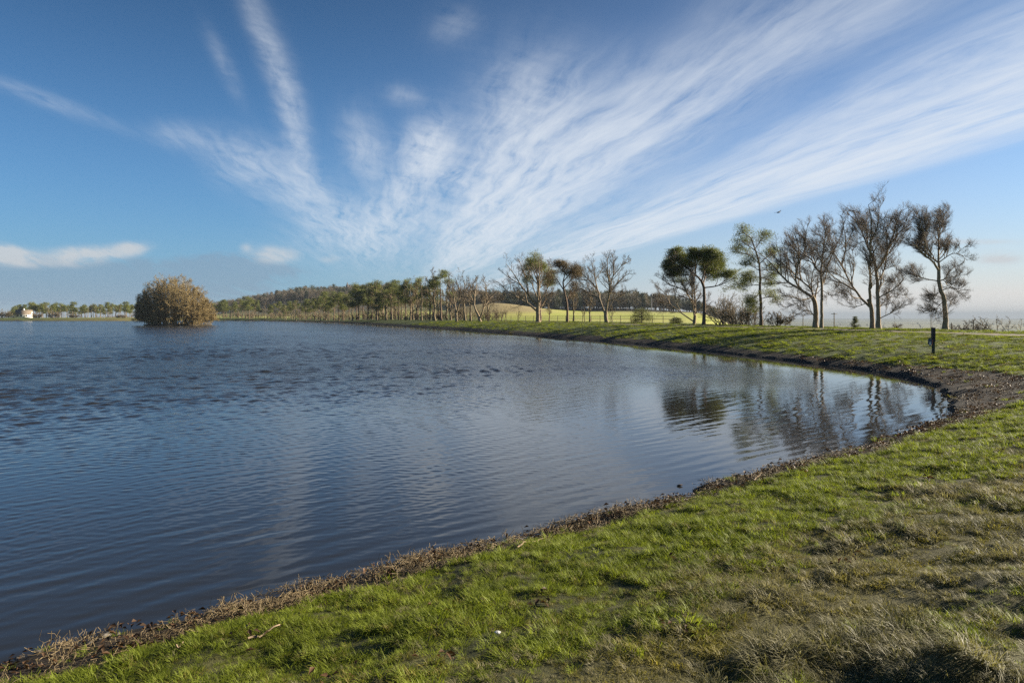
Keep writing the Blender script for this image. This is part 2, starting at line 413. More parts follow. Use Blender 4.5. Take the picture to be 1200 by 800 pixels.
L(p.outputs[0], msh.inputs[1]); L(tr.outputs[0], msh.inputs[2]); L(msh.outputs[0], o.inputs[0])
M_WATER = m
keep = ws < 2.5
wf = gridfaces(len(wr), len(wa)); wf = wf[keep[wf].all(1)]
usedv = np.zeros(len(wx), bool); usedv[wf.ravel()] = True
remap = np.cumsum(usedv)-1
me = mesh_np('lake_water', np.stack([wx, wy, wz], -1)[usedv], remap[wf], M_WATER, True)
aa = me.attributes.new('ruffle', 'FLOAT', 'POINT'); aa.data.foreach_set('value', ss(3, 22, fetch)[usedv].astype(np.float32))
a2 = me.attributes.new('shallow', 'FLOAT', 'POINT'); a2.data.foreach_set('value', (1-ss(0, 1.6, -ws))[usedv].astype(np.float32))
tag(link('lake_water', me), kind='structure')

# gravel path along the top of the bank
i0 = 5+SHORE_PX.index((1112, 481)); A = LK
pl = []
for i in range(len(A)):
    q = A[i]; t = A[(i+1) % len(A)]-A[i-1]; t /= np.linalg.norm(t); nrm = np.array([t[1], -t[0]])
    if 20 < q[1] < 260 and q[0] > -60 and not (q[1] < 24 and q[0] < 15): pl.append((q+nrm*17.0, nrm))
pc = np.array([q for q, _ in pl])
pc = np.array([np.average(pc[max(0, i-3):i+4], axis=0) for i in range(len(pc))])
pcs = []
for i in range(len(pc)-1):
    for t in np.linspace(0, 1, 12, endpoint=False): pcs.append(pc[i]*(1-t)+pc[i+1]*t)
pcs = np.array(pcs); tg = np.gradient(pcs, axis=0); tg /= np.linalg.norm(tg, axis=1)[:, None]; nm = np.stack([tg[:, 1], -tg[:, 0]], -1)
row = []
for off in (-1.0, -.5, 0, .5, 1.0):
    q = pcs+nm*(off+(fbm(pcs[:, :1]*.6+off, pcs[:, 1:]*.6, 8)-.5)*.5); row.append(np.column_stack([q, height(q[:, 0], q[:, 1])+.05-.04*abs(off)]))
pv = np.stack(row, 1).reshape(-1, 3)
tag(link('path', mesh_np('path', pv, gridfaces(len(pcs), 5)[:, ::-1], plain('path_gravel', (.15, .12, .085), .9, .35, 9, .4), True)), kind='structure')

# ------------------------------------------------------------------ branches, needles, twigs
class Mesh:
    def __init__(s): s.v = []; s.f = {3: [], 4: []}; s.n = 0
    def add(s, V, F):
        s.v.append(V); s.f[F.shape[1]].append(F+s.n); s.n += len(V)
    def build(s, name, m, smooth=False):
        return mesh_np(name, np.concatenate(s.v), [np.concatenate(q) for q in s.f.values() if q], m, smooth)
    def tubes(s, P, Rr, k):
        B, n, _ = P.shape
        T = np.gradient(P, axis=1); T /= np.linalg.norm(T, axis=2, keepdims=True)+1e-9
        ref = np.where(np.abs(T[:, :1, 2:3]) > .8, np.array([1., .1, 0]), np.array([0., .1, 1.]))
        N1 = np.cross(T, np.broadcast_to(ref, T.shape)); N1 /= np.linalg.norm(N1, axis=2, keepdims=True)+1e-9
        N2 = np.cross(T, N1)
        a = np.arange(k)*2*np.pi/k
        V = P[:, :, None]+Rr[:, :, None, None]*(np.cos(a)[:, None]*N1[:, :, None]+np.sin(a)[:, None]*N2[:, :, None])
        b, i, j = np.meshgrid(np.arange(B), np.arange(n-1), np.arange(k), indexing='ij'); j2 = (j+1) % k
        base = b*n*k
        F = np.stack([base+i*k+j, base+i*k+j2, base+(i+1)*k+j2, base+(i+1)*k+j], -1).reshape(-1, 4)
        s.add(V.reshape(-1, 3), F)
    def blades(s, Cc, D, ln, wd, rg):
        """thin triangles from Cc along D"""
        n = len(Cc); r = rg.normal(size=(n, 3)); side = np.cross(D, r); side /= np.linalg.norm(side, axis=1, keepdims=True)+1e-9
        ln = np.broadcast_to(ln, n)[:, None]; wd = np.broadcast_to(wd, n)[:, None]
        V = np.stack([Cc-side*wd*.5, Cc+side*wd*.5, Cc+D*ln], 1).reshape(-1, 3)
        s.add(V, np.arange(3*n).reshape(n, 3))
def unit(v): return v/(np.linalg.norm(v, axis=-1, keepdims=True)+1e-9)
def resample(pts, n):
    pts = np.array(pts, float); m = len(pts)
    if m > 2:
        o = []
        for i in range(m-1):
            p0 = pts[max(i-1, 0)]; p1 = pts[i]; p2 = pts[i+1]; p3 = pts[min(i+2, m-1)]
            for t in np.linspace(0, 1, 6, endpoint=False): o.append(.5*((2*p1)+(p2-p0)*t+(2*p0-5*p1+4*p2-p3)*t*t+(3*p1-p0-3*p2+p3)*t**3))
        pts = np.array(o+[pts[-1]])
    d = np.r_[0, np.cumsum(np.linalg.norm(np.diff(pts, axis=0), axis=1))]
    q = np.linspace(0, d[-1], n)
    return np.stack([np.interp(q, d, pts[:, k]) for k in range(3)], -1)
def grow(P, Rr, k, m, fac, ang, trop, wig, rg, tmin=.2, tmax=1.0, rmin=.006, rfac=(.4, .65), lmin=.0, lmax=99., thin=False):
    """k children on every branch of P"""
    B, n, _ = P.shape
    Ln = np.linalg.norm(np.diff(P, axis=1), axis=2).sum(1)
    t = (tmin+(tmax-tmin)*(np.arange(k)[None]+rg.uniform(0, 1, (B, k)))/k)
    f = np.clip(t, 0, .999)*(n-1); i = f.astype(int); fr = (f-i)[..., None]
    bi = np.arange(B)[:, None]
    p = P[bi, i]*(1-fr)+P[bi, i+1]*fr
    T = unit(P[bi, i+1]-P[bi, i]); r0 = (Rr[bi, i]*(1-fr[..., 0])+Rr[bi, i+1]*fr[..., 0])*rg.uniform(*rfac, (B, k))
    az = unit(np.cross(T, unit(rg.normal(size=(B, k, 3)))))
    an_ = np.radians(rg.uniform(*ang, (B, k)))[..., None]
    d = unit(T*np.cos(an_)+az*np.sin(an_))
    ln = np.clip(fac*Ln[:, None]*(1.12-.68*t)*rg.uniform(.55, 1.3, (B, k)), lmin, lmax)
    r0 = np.minimum(np.maximum(r0, rmin), np.maximum(ln*.035, rmin))
    kp = np.ones((B, k), bool)
    if thin: kp = rg.uniform(0, 1, (B, k)) < np.clip(Ln/(1.25*Ln.mean()), .2, 1)[:, None]
    p = p[kp]; d = d[kp]; ln = ln[kp]; r0 = r0[kp]
    Q = np.empty((len(p), m, 3)); Q[:, 0] = p; st = (ln/(m-1))[:, None]
    trop = np.asarray(trop, float)
    for j in range(1, m):
        d = unit(d+trop/(m-1)+rg.normal(0, wig, d.shape)); p = p+d*st; Q[:, j] = p
    RR = r0[:, None]*np.linspace(1, .35, m)[None]; RR = np.maximum(RR, rmin*np.linspace(1, .6, m)[None])
    return Q, RR
def hero_limbs(spec, base, d, rg, rpx, spread=1.0):
    """limb outlines in photo pixels -> limbs with depth; the first limb is the trunk"""
    sc = d/FPX; bx, by = base
    limbs = []; allp = []
    for q, item in enumerate(spec):
        pts, r0, r1 = item
        P = np.array([((x-bx)*sc, 0, (by-y)*sc) for x, y in pts]); ln = np.linalg.norm(np.diff(P, axis=0), axis=1).sum()
        y0 = 0.0; dr = 0.0
        if q and allp:
            A_ = np.concatenate(allp); k = np.argmin(((A_-P[0])[:, [0, 2]]**2).sum(1)); y0 = A_[k, 1]; P[0, [0, 2]] = A_[k, [0, 2]]
            dr = rg.uniform(.25, .6)*(1 if q % 2 else -1)*spread
        fr = np.r_[0, np.cumsum(np.linalg.norm(np.diff(P, axis=0), axis=1))]
        P[:, 1] = y0+dr*fr
        P = resample(P, 40); P = resample(P[:34] if q else P, 14)
        amp = .05*ln*.25
        P[1:-1] += rg.normal(0, 1, (12, 3))*np.array([.5, 1, .35])*amp*.35
        limbs.append((P, np.linspace(r0*sc, r1*sc, 14))); allp.append(P)
    return limbs

def bare_tree_mesh(limbs, rg, k=(7, 7, 6, 4), trop=((-.12, 0, .5), (-.22, 0, .45), (-.32, 0, .4), (-.35, 0, .3)), rmin=(.018, .010, .0052, .0037), fac=(.37, .55, .62, .7), mt=M_BEECH, mw=M_TWIG, extra=0, flare=True, lmin=(.6, .45, .32, .22)):
    A = Mesh(); Bm = Mesh()
    for q, (P, rr) in enumerate(limbs):
        rr = rr.copy()
        if q == 0 and flare: rr[:3] *= np.array([1.45, 1.12, 1.03])
        A.tubes(P[None], rr[None], 9)
    P = np.stack([l[0] for l in limbs[1:]]) if len(limbs) > 1 else limbs[0][0][None]; rr = np.stack([l[1] for l in limbs[1:]]) if len(limbs) > 1 else limbs[0][1][None]
    if extra:
        Q, q2 = grow(P, rr, extra, P.shape[1], .52, (28, 62), trop[0], .08, rg, tmin=.10, tmax=.62, rmin=rmin[0]*1.2, rfac=(.45, .75))
        A.tubes(Q, q2, 6); P = np.concatenate([P, Q]); rr = np.concatenate([rr, q2])
    for lv in range(len(k)):
        m = (7, 6, 5, 2)[lv]
        P, rr = grow(P, rr, k[lv], m, fac[lv], (25, 58) if lv == 0 else (18, 50), trop[lv], (.15, .12, .09, .06)[lv], rg, tmin=.22 if lv == 0 else .15, rmin=rmin[lv], lmin=lmin[lv], thin=True)
        (A if lv == 0 else Bm).tubes(P, rr, (5, 4, 3, 3)[lv])
    return A.build('trunk', mt, True), Bm.build('crown', mw)
def make_tree(name, meshes, label, loc, cat='tree', group=None, rz=0.0):
    t = thing(name, label, cat, loc, group, rz)
    link('trunk', meshes[0], t); link('crown', meshes[1], t)
    return t
def conv(o, s, pts): return [(o[0]+x/s, o[1]+y/s) for x, y in pts]
def at(pxx, d):
    x = (pxx-600)/FPX*d; return (x, d, hz(x, d)-.06)

# hero bare trees on the right of the bank; limb outlines read off the photograph
def H(o, s, rows): return [(conv(o, s, pts), a, b_) for pts, a, b_ in rows]
leaning = H((1050, 235), 5, [
    ([(288, 775), (290, 680), (280, 590), (258, 530), (250, 470), (252, 400)], 2.9, 1.7),
    ([(252, 405), (256, 350), (272, 280), (282, 200), (300, 150), (335, 85)], 1.3, .25),
    ([(248, 415), (200, 380), (130, 345), (40, 290), (-35, 262)], 1.4, .3),
    ([(250, 385), (205, 320), (180, 280), (195, 200), (205, 110)], 1.0, .25),
    ([(130, 345), (110, 290), (90, 240), (50, 185), (10, 120)], .9, .2),
    ([(262, 500), (300, 470), (320, 440), (370, 400), (410, 395)], .8, .2),
    ([(270, 530), (310, 525), (350, 560), (392, 590)], .6, .2),
    ([(252, 500), (190, 470), (130, 440), (70, 450)], .7, .2),
    ([(262, 540), (210, 580), (165, 640)], .5, .15),
    ([(278, 590), (245, 650), (190, 690)], .4, .15),
    ([(256, 385), (310, 330), (355, 340), (400, 395)], .7, .2),
    ([(284, 610), (330, 600), (370, 640)], .4, .15),
    ([(272, 280), (250, 200), (245, 110), (270, 60)], .6, .2),
    ([(90, 240), (120, 170), (105, 80)], .5, .15)])
twinl = H((960, 225), 4.71, [
    ([(292, 768), (292, 700), (286, 640), (270, 600)], 2.7, 2.1),
    ([(284, 650), (240, 580), (205, 500), (180, 400), (150, 330), (110, 250), (60, 190)], 1.5, .3),
    ([(290, 620), (255, 530), (230, 450), (215, 390), (190, 310), (180, 240), (130, 120), (55, 65)], 1.7, .3),
    ([(222, 410), (250, 400), (275, 350), (272, 250), (255, 160)], .9, .2),
    ([(245, 590), (190, 590), (130, 550), (70, 570), (20, 540)], .7, .2),
    ([(250, 635), (200, 645), (150, 620)], .5, .15),
    ([(180, 400), (185, 300), (150, 180), (100, 90)], .9, .2),
    ([(205, 500), (150, 450), (100, 440), (50, 470)], .6, .2),
    ([(190, 310), (215, 220), (200, 110), (195, 45)], .8, .2),
    ([(150, 330), (90, 300), (40, 260), (10, 230)], .6, .2)])
twinr = H((960, 225), 4.71, [
    ([(327, 768), (327, 680), (321, 560), (318, 470), (305, 390)], 2.6, 1.5),
    ([(305, 395), (290, 300), (280, 200), (240, 100), (205, 45)], 1.2, .25),
    ([(320, 440), (340, 380), (345, 300), (350, 200), (360, 75)], 1.2, .25),
    ([(322, 500), (370, 450), (420, 350), (465, 270)], .9, .2),
    ([(328, 600), (400, 540), (440, 480), (480, 410)], .8, .2),
    ([(328, 650), (400, 600), (480, 572)], .7, .2),
    ([(328, 705), (390, 670), (420, 640), (490, 622)], .6, .2),
    ([(328, 590), (360, 490), (400, 400), (425, 300), (440, 180), (425, 110)], 1.0, .2),
    ([(345, 300), (390, 210), (400, 110)], .7, .2),
    ([(290, 300), (310, 200), (290, 90), (285, 50)], .8, .2),
    ([(310, 480), (270, 450), (280, 390), (250, 330)], .5, .2),
    ([(440, 200), (480, 160), (500, 130)], .4, .15)])
stout = H((890, 240), 5.336, [
    ([(348, 775), (352, 680), (347, 620), (332, 580)], 3.2, 2.4),
    ([(330, 580), (270, 530), (210, 480), (165, 420), (130, 360), (90, 310), (40, 260), (-10, 215)], 1.7, .3),
    ([(290, 545), (235, 490), (220, 440), (228, 370), (215, 280), (180, 200), (120, 140)], 1.2, .25),
    ([(345, 590), (335, 530), (290, 480), (240, 420), (200, 370), (150, 330), (90, 250)], 1.2, .25),
    ([(325, 590), (250, 597), (180, 580), (100, 575), (40, 580)], .8, .2),
    ([(345, 600), (370, 550), (400, 490), (407, 430)], 1.2, .5),
    ([(356, 730), (330, 690), (285, 660), (220, 685), (150, 718)], .7, .2),
    ([(280, 490), (285, 400), (300, 330), (270, 250), (235, 110)], .9, .2),
    ([(228, 370), (250, 280), (240, 190), (250, 90)], .7, .2),
    ([(165, 420), (120, 420), (60, 380), (10, 370)], .6, .2),
    ([(335, 540), (325, 470), (330, 400), (350, 300)], .8, .2)])
slender = H((890, 240), 5.336, [
    ([(387, 775), (390, 600), (388, 510), (384, 430)], 1.8, 1.3),
    ([(384, 440), (355, 390), (350, 350), (310, 310), (275, 260), (255, 190)], 1.2, .2),
    ([(385, 430), (380, 350), (374, 200), (360, 150), (310, 75)], 1.1, .2),
    ([(390, 500), (430, 450), (460, 390), (485, 320)], .8, .2),
    ([(388, 460), (402, 400), (420, 300), (440, 200), (440, 110)], .8, .2),
    ([(376, 260), (400, 170), (395, 90)], .6, .2),
    ([(389, 545), (440, 570), (500, 560)], .4, .15),
    ([(310, 310), (330, 230), (310, 120)], .6, .2)])
hero_specs = [
    ('beech_tree', leaning, 64, 'rightmost large bare tree, trunk leaning and crooked, behind the dark post', 1.0),
    ('beech_tree', twinl, 68.5, 'tallest bare tree, left of two close trunks, forked low into two stems', 1.0),
    ('beech_tree', twinr, 67.5, 'tall bare tree with upright trunk, right of the two close trunks', 1.0),
    ('beech_tree', stout, 76, 'stout bare tree with low hanging bough and crown spreading to the left', 1.0),
    ('beech_tree', slender, 75, 'slender straight bare tree close beside the stout spreading tree', 1.0)]
for i, (nm_, spec, d, lab, spr) in enumerate(hero_specs):
    rg = np.random.default_rng(100+i)
    base = spec[0][0][0]; limbs = hero_limbs(spec, base, d, rg, 1, spr)
    make_tree(nm_, bare_tree_mesh(limbs, rg, k=(9, 8, 6, 3), extra=3), lab, at(base[0], d))

multi = H((750, 270), 6.4, [
    ([(405, 712), (408, 690), (412, 640)], 2.0, 1.7),
    ([(412, 660), (420, 580), (435, 420), (440, 300), (420, 230)], 1.2, .25),
    ([(408, 660), (380, 550), (330, 470), (290, 400), (270, 320), (210, 240), (140, 195)], 1.1, .2),
    ([(400, 690), (300, 600), (250, 550), (235, 490), (190, 430), (90, 365)], .9, .2),
    ([(380, 550), (365, 450), (340, 360), (320, 270)], .7, .2),
    ([(330, 470), (260, 430), (200, 400), (130, 330)], .7, .2),
    ([(420, 580), (380, 480), (370, 380)], .6, .2),
    ([(250, 550), (190, 540), (130, 480)], .5, .2),
    ([(415, 620), (470, 560), (520, 480)], .5, .2)])
broad = H((565, 280), 6.667, [
    ([(437, 645), (435, 560), (437, 470)], 2.5, 2.0),
    ([(430, 560), (360, 500), (280, 450), (200, 400), (130, 330), (40, 290)], 1.3, .25),
    ([(435, 520), (350, 420), (290, 340), (230, 250), (140, 140)], 1.2, .25),
    ([(440, 560), (490, 480), (520, 400), (560, 330)], 1.0, .2),
    ([(437, 480), (440, 350), (445, 250), (430, 100)], 1.2, .25),
    ([(280, 450), (200, 450), (120, 420), (40, 400)], .7, .2),
    ([(350, 420), (340, 300), (300, 200), (260, 110)], .8, .2),
    ([(290, 340), (200, 290), (120, 220)], .7, .2),
    ([(442, 500), (500, 400), (520, 280), (500, 130)], .8, .2),
    ([(437, 470), (390, 340), (370, 200), (350, 100)], .8, .2)])
vase = H((565, 280), 6.667, [
    ([(972, 655), (965, 600), (968, 560)], 2.4, 2.0),
    ([(960, 600), (930, 480), (920, 400), (850, 310), (780, 230), (720, 120)], 1.3, .25),
    ([(972, 580), (985, 400), (1000, 300), (1060, 220), (1080, 110)], 1.3, .25),
    ([(930, 470), (860, 430), (780, 380), (720, 390)], .8, .2),
    ([(985, 500), (1050, 460), (1110, 420), (1190, 400)], .8, .2),
    ([(920, 400), (900, 280), (880, 90)], .9, .2),
    ([(985, 400), (960, 280), (950, 180), (930, 90)], .9, .2),
    ([(1000, 300), (1010, 200), (1000, 100)], .8, .2),
    ([(990, 420), (1060, 330), (1120, 280), (1180, 280)], .8, .2),
    ([(1060, 220), (1120, 190), (1150, 170)], .6, .2),
    ([(850, 310), (800, 310), (720, 260)], .6, .2)])
leanp = H((400, 300), 6.667, [
    ([(1085, 500), (1070, 450), (1050, 410)], 1.7, 1.3),
    ([(1050, 410), (1030, 350), (1000, 280), (960, 200), (930, 120)], 1.0, .2),
    ([(1080, 480), (1110, 400), (1130, 300), (1130, 200), (1150, 130)], 1.0, .2),
    ([(1040, 380), (1040, 280), (1050, 200), (1030, 110)], .8, .2),
    ([(1000, 290), (950, 280), (900, 300)], .6, .2),
    ([(1110, 400), (1160, 320), (1200, 260)], .7, .2),
    ([(1030, 350), (980, 340), (930, 350)], .5, .2)])
twinb = H((400, 300), 6.667, [
    ([(900, 500), (898, 440), (895, 400)], 1.5, 1.2),
    ([(898, 420), (880, 330), (860, 230), (870, 140)], .9, .2),
    ([(900, 430), (925, 350), (930, 250), (900, 150), (890, 100)], .9, .2),
    ([(890, 380), (840, 320), (800, 280)], .6, .2),
    ([(920, 360), (970, 300), (990, 230)], .6, .2),
    ([(870, 280), (830, 200), (830, 150)], .5, .2)])
for i, (nm_, spec, d, lab) in enumerate([
    ('beech_tree', multi, 104, 'bare many stemmed tree tucked against the left side of the round topped pine'),
    ('oak_tree', broad, 150, 'broad bare tree with long low limbs to the left and pine foliage behind its crown'),
    ('ash_tree', vase, 131, 'bare vase shaped tree forking near the ground, right of the brown pine'),
    ('ash_tree', leanp, 172, 'bare tree with stems leaning apart in a v, left of the broad bare tree'),
    ('ash_tree', twinb, 180, 'bare twin stemmed tree just right of the tallest pine in the row')]):
    rg = np.random.default_rng(200+i)
    base = spec[0][0][0]; limbs = hero_limbs(spec, base, d, rg, 1)
    make_tree(nm_, bare_tree_mesh(limbs, rg, k=(9, 7, 5, 3), extra=2, rmin=(.028, .016, .011, .009), trop=((0, 0, .5), (-.1, 0, .4), (-.1, 0, .3), (-.1, 0, .2))), lab, at(base[0], d))

# pines
def needles(Mh, tips, dirs, rg, n, ln, wd, rad):
    c = np.repeat(tips, n, 0)+rg.normal(0, 1, (len(tips)*n, 3))*rad*np.array([1, 1, .36])
    D = unit(np.repeat(dirs, n, 0)*.6+rg.normal(0, .8, c.shape)+np.array([0, 0, .45]))
    Mh.blades(c, D, rg.uniform(.6, 1.3, len(c))*ln, wd, rg)
def pine_mesh(limbs, rg, k=(7, 5), need=(34, .34, .055, .26), fac=(.34, .5), mt=M_PINEB, mn=M_NEEDLE, tmin=.35, extra=None):
    A = Mesh(); Nn = Mesh()
    for q, (P, rr) in enumerate(limbs):
        rr = rr.copy()
        if q == 0: rr[:2] *= np.array([1.3, 1.08])
        A.tubes(P[None], rr[None], 8)
    P = np.stack([l[0] for l in limbs[1:]]); rr = np.stack([l[1] for l in limbs[1:]])
    if extra:
        Q, q2 = grow(P, rr, extra, P.shape[1], .48, (20, 60), (0, 0, .12), .08, rg, tmin=.25, tmax=.8, rmin=.03, rfac=(.45, .75))
        A.tubes(Q, q2, 5); P = np.concatenate([P, Q]); rr = np.concatenate([rr, q2])
    tips = [P[:, -1]]; dirs = [unit(P[:, -1]-P[:, -2])]
    for lv in range(2):
        P, rr = grow(P, rr, k[lv], 5, fac[lv], (30, 70), (0, 0, .35), .16, rg, tmin=tmin if lv == 0 else .3, rmin=.016, lmin=(.7, .4)[lv])
        A.tubes(P, rr, (4, 3)[lv])
        tips += [P[:, -1]]; dirs += [unit(P[:, -1]-P[:, -2])]
    needles(Nn, np.concatenate(tips), np.concatenate(dirs), rg, *need)
    return A.build('trunk', mt, True), Nn.build('crown', mn)
roundp = H((750, 270), 6.4, [
    ([(478, 712), (482, 560), (478, 430), (462, 385)], 2.2, 1.6),
    ([(462, 390), (430, 340), (390, 305), (340, 260), (270, 215)], 1.2, .3),
    ([(465, 395), (470, 310), (450, 230), (420, 150)], 1.0, .3),
    ([(468, 400), (520, 320), (560, 270), (570, 210)], 1.0, .3),
    ([(478, 445), (560, 420), (640, 380), (700, 340)], .8, .3),
    ([(430, 340), (360, 330), (280, 320), (220, 310)], .7, .3),
    ([(430, 330), (400, 230), (350, 160)], .8, .3),
    ([(520, 320), (590, 310), (660, 300)], .7, .3),
    ([(470, 310), (510, 230), (520, 160)], .8, .3),
    ([(340, 260), (270, 270), (225, 250)], .6, .3),
    ([(340, 260), (290, 190), (260, 150)], .6, .3),
    ([(560, 270), (600, 240), (610, 200)], .6, .3)])
tallp = H((750, 270), 6.4, [
    ([(908, 725), (905, 500), (900, 350), (890, 240), (868, 150), (830, 60)], 2.0, .7),
    ([(890, 240), (830, 190), (760, 170), (695, 150)], .6, .2),
    ([(893, 260), (960, 190), (1010, 150)], .6, .2),
    ([(870, 150), (800, 100), (740, 70)], .6, .2),
    ([(868, 150), (900, 80), (920, 30)], .6, .2),
    ([(840, 80), (790, 30), (760, 0)], .5, .2),
    ([(897, 330), (820, 270), (750, 270)], .5, .2),
    ([(899, 350), (850, 350), (800, 320)], .4, .2),
    ([(902, 430), (820, 420), (740, 440)], .5, .2),
    ([(900, 380), (970, 370), (1030, 400)], .6, .2),
    ([(903, 480), (850, 520), (790, 510)], .4, .2),
    ([(905, 500), (980, 505), (1040, 500)], .5, .2),
    ([(900, 300), (960, 300), (1010, 320)], .5, .2),
    ([(905, 530), (860, 560), (840, 590)], .3, .15)])
rg = np.random.default_rng(300)
make_tree('scots_pine', pine_mesh(hero_limbs(roundp, roundp[0][0][0], 101, rg, 1, 1.5), rg, k=(6, 4), need=(24, .30, .055, .36), extra=5, fac=(.42, .55)), 'round topped green pine with forked trunk standing alone of its kind near the bushes', at(roundp[0][0][0][0], 101))
rg = np.random.default_rng(301)
make_tree('scots_pine', pine_mesh(hero_limbs(tallp, tallp[0][0][0], 88, rg, 1, .9), rg, k=(5, 4), need=(15, .30, .045, .38), extra=2, fac=(.5, .6)), 'tall thin pine with sparse layered foliage, left of the stout bare tree', at(tallp[0][0][0][0], 88))
brownp = H((565, 280), 6.667, [
    ([(667, 645), (662, 500), (642, 400), (632, 330)], 1.5, .9),
    ([(640, 400), (600, 320), (560, 250), (560, 200)], .8, .2),
    ([(632, 335), (640, 260), (620, 180)], .8, .2),
    ([(640, 380), (700, 310), (760, 280), (810, 290)], .7, .2),
    ([(634, 340), (690, 250), (710, 190)], .7, .2),
    ([(660, 480), (720, 380), (780, 350)], .5, .2),
    ([(640, 260), (590, 210), (580, 180)], .5, .2),
    ([(690, 250), (740, 230), (770, 240)], .5, .2)])
rg = np.random.default_rng(302)
make_tree('scots_pine', pine_mesh(hero_limbs(brownp, brownp[0][0][0], 141, rg, 1, 1.3), rg, k=(6, 4), need=(12, .36, .05, .55), mn=M_NEEDLEB, extra=5, fac=(.45, .55)), 'brownish pine between the broad bare tree and the bare vase shaped tree', at(brownp[0][0][0][0], 141))
goldp = H((565, 280), 6.667, [
    ([(452, 640), (450, 480), (440, 380), (430, 300)], 1.6, 1.0),
    ([(435, 320), (400, 240), (350, 170), (330, 140)], .8, .2),
    ([(430, 305), (420, 200), (400, 110)], .8, .2),
    ([(432, 310), (470, 230), (490, 160)], .8, .2),
    ([(440, 360), (500, 290), (540, 230)], .8, .2),
    ([(440, 380), (500, 340), (550, 320)], .6, .2),
    ([(440, 360), (380, 290), (320, 220)], .6, .2)])
rg = np.random.default_rng(303)
make_tree('scots_pine', pine_mesh(hero_limbs(goldp, goldp[0][0][0], 156, rg, 1, 1.3), rg, k=(6, 4), need=(14, .36, .06, .55), extra=5, fac=(.45, .55)), 'green pine whose crown shows through the broad bare tree in front of it', at(goldp[0][0][0][0], 156))

# archetypes for the rows further off
def auto_limbs(h, rg, r0, nl, tm=.3, fac=.5, ang=(25, 60), trop=(0, 0, .5), lean=.03, n=10):
    z = np.linspace(0, 1, n); P = np.stack([np.cumsum(rg.normal(0, lean, n))*h*.3, np.cumsum(rg.normal(0, lean, n))*h*.3, z*h], -1); P[:, :2] -= P[0, :2]
    rr = r0*(1-.75*z)
    Q, q = grow(P[None], rr[None], nl, n, fac, ang, trop, .10, rg, tmin=tm, rfac=(.4, .6))
    return [(P, rr)]+[(Q[i], q[i]) for i in range(len(Q))]
def bare_arch(h, seed, kk=(6, 6, 5), mw=M_TWIGW, tw=.022, nl=9, fac=.55, tm=.25):
    rg = np.random.default_rng(seed)
    return bare_tree_mesh(auto_limbs(h, rg, h*.026, nl, tm, fac), rg, k=kk, rmin=(.035, tw*1.2, tw, tw*.8), trop=((0, 0, .4), (0, 0, .3), (0, 0, .2), (0, 0, .2)), mw=mw, mt=M_BRUSH, fac=(.42, .5, .55, .6))
def pine_arch(h, seed, tm=.5, nl=10, need=(22, .42, .09, .55), mn=M_NEEDLE, fac=.42):
    rg = np.random.default_rng(seed)
    l = auto_limbs(h, rg, h*.022, nl, tm, fac, (50, 85), (0, 0, .35), .025)
    return pine_mesh(l, rg, k=(5, 4), need=need, mn=mn, fac=(.45, .55), tmin=.25)
BA = [bare_arch(11, 400+i, tm=(.16, .22, .12, .2)[i], fac=(.55, .5, .62, .45)[i]) for i in range(4)]
PA = [pine_arch(11.5, 420+i, tm=(.42, .34, .5, .28)[i], nl=(11, 13, 10, 15)[i], fac=(.38, .36, .42, .30)[i]) for i in range(4)]
protos = {}
def place(kind, ar, i, pxx, d, hgt, h0, label, group, cat='tree'):
    key = (kind, i); loc = at(pxx, d); s_ = float(hgt/h0); rz = random.uniform(0, 6.28)
    if key not in protos:
        protos[key] = make_tree(kind, ar[i], label, loc, cat, group, rz); protos[key].scale = (s_,)*3
    else: dup(protos[key], loc, rz, s_, label, group)
random.seed(4)
STRETCH = ('in its farthest stretch nearest the island', 'in its middle stretch below the church turret', 'in the stretch between church turret and tallest pine', 'right of the tallest pine')
CREST = [(1200, 47), (1100, 60), (1000, 67.5), (900, 83), (800, 103), (700, 127), (600, 157), (500, 214), (400, 306), (330, 400), (240, 452)]
cxs = np.array([c_[0] for c_ in CREST][::-1]); cds = np.array([c_[1] for c_ in CREST][::-1])
def crest(x): return float(np.interp(x, cxs, cds))
# tall pines one can pick out in the row, then the rest of the row
place('scots_pine', PA, 2, 517, crest(517)+6, 13.8, 11.5, 'tallest pine in the left row, its dark flat crown standing above the bare trees', None)
place('scots_pine', PA, 1, 475, crest(475)+9, 12.6, 11.5, 'pine with a lopsided crown just left of the tallest pine in the row', None)
ROWP = [(420, 13), (440, 13.2), (453, 12.6), (463, 12.4), (481, 12), (489, 11.6), (507, 11.4), (262, 9.2), (288, 8.8), (299, 10.2), (321, 9.4), (333, 9), (345, 9.6), (357, 10.2), (369, 10.8), (380, 11.4), (392, 11.4), (403, 12), (432, 12.5), (449, 12), (425, 13.4), (436, 13.6), (458, 13.0), (444, 11.5), (409, 11.5), (498, 10.5), (398, 11.2), (386, 10.8), (374, 10), (363, 10.5), (352, 9), (316, 9.2), (304, 8.5), (293, 10.5), (283, 9.4), (274, 9.6), (266, 9.2), (258, 8.6), (250, 8.4), (339, 8), (327, 8.8), (417, 12), (468, 11)]
for q, (x, h) in enumerate(ROWP):
    st = 0 if x < 345 else 1 if x < 415 else 2
    place('scots_pine', PA, q % 4, x+random.uniform(-1, 1), crest(x)+random.uniform(4, 26), h*random.uniform(.82, 1.16), 11.5, 'dark green pine in the bank row, ' + STRETCH[st], 'pines in the row, ' + STRETCH[st])
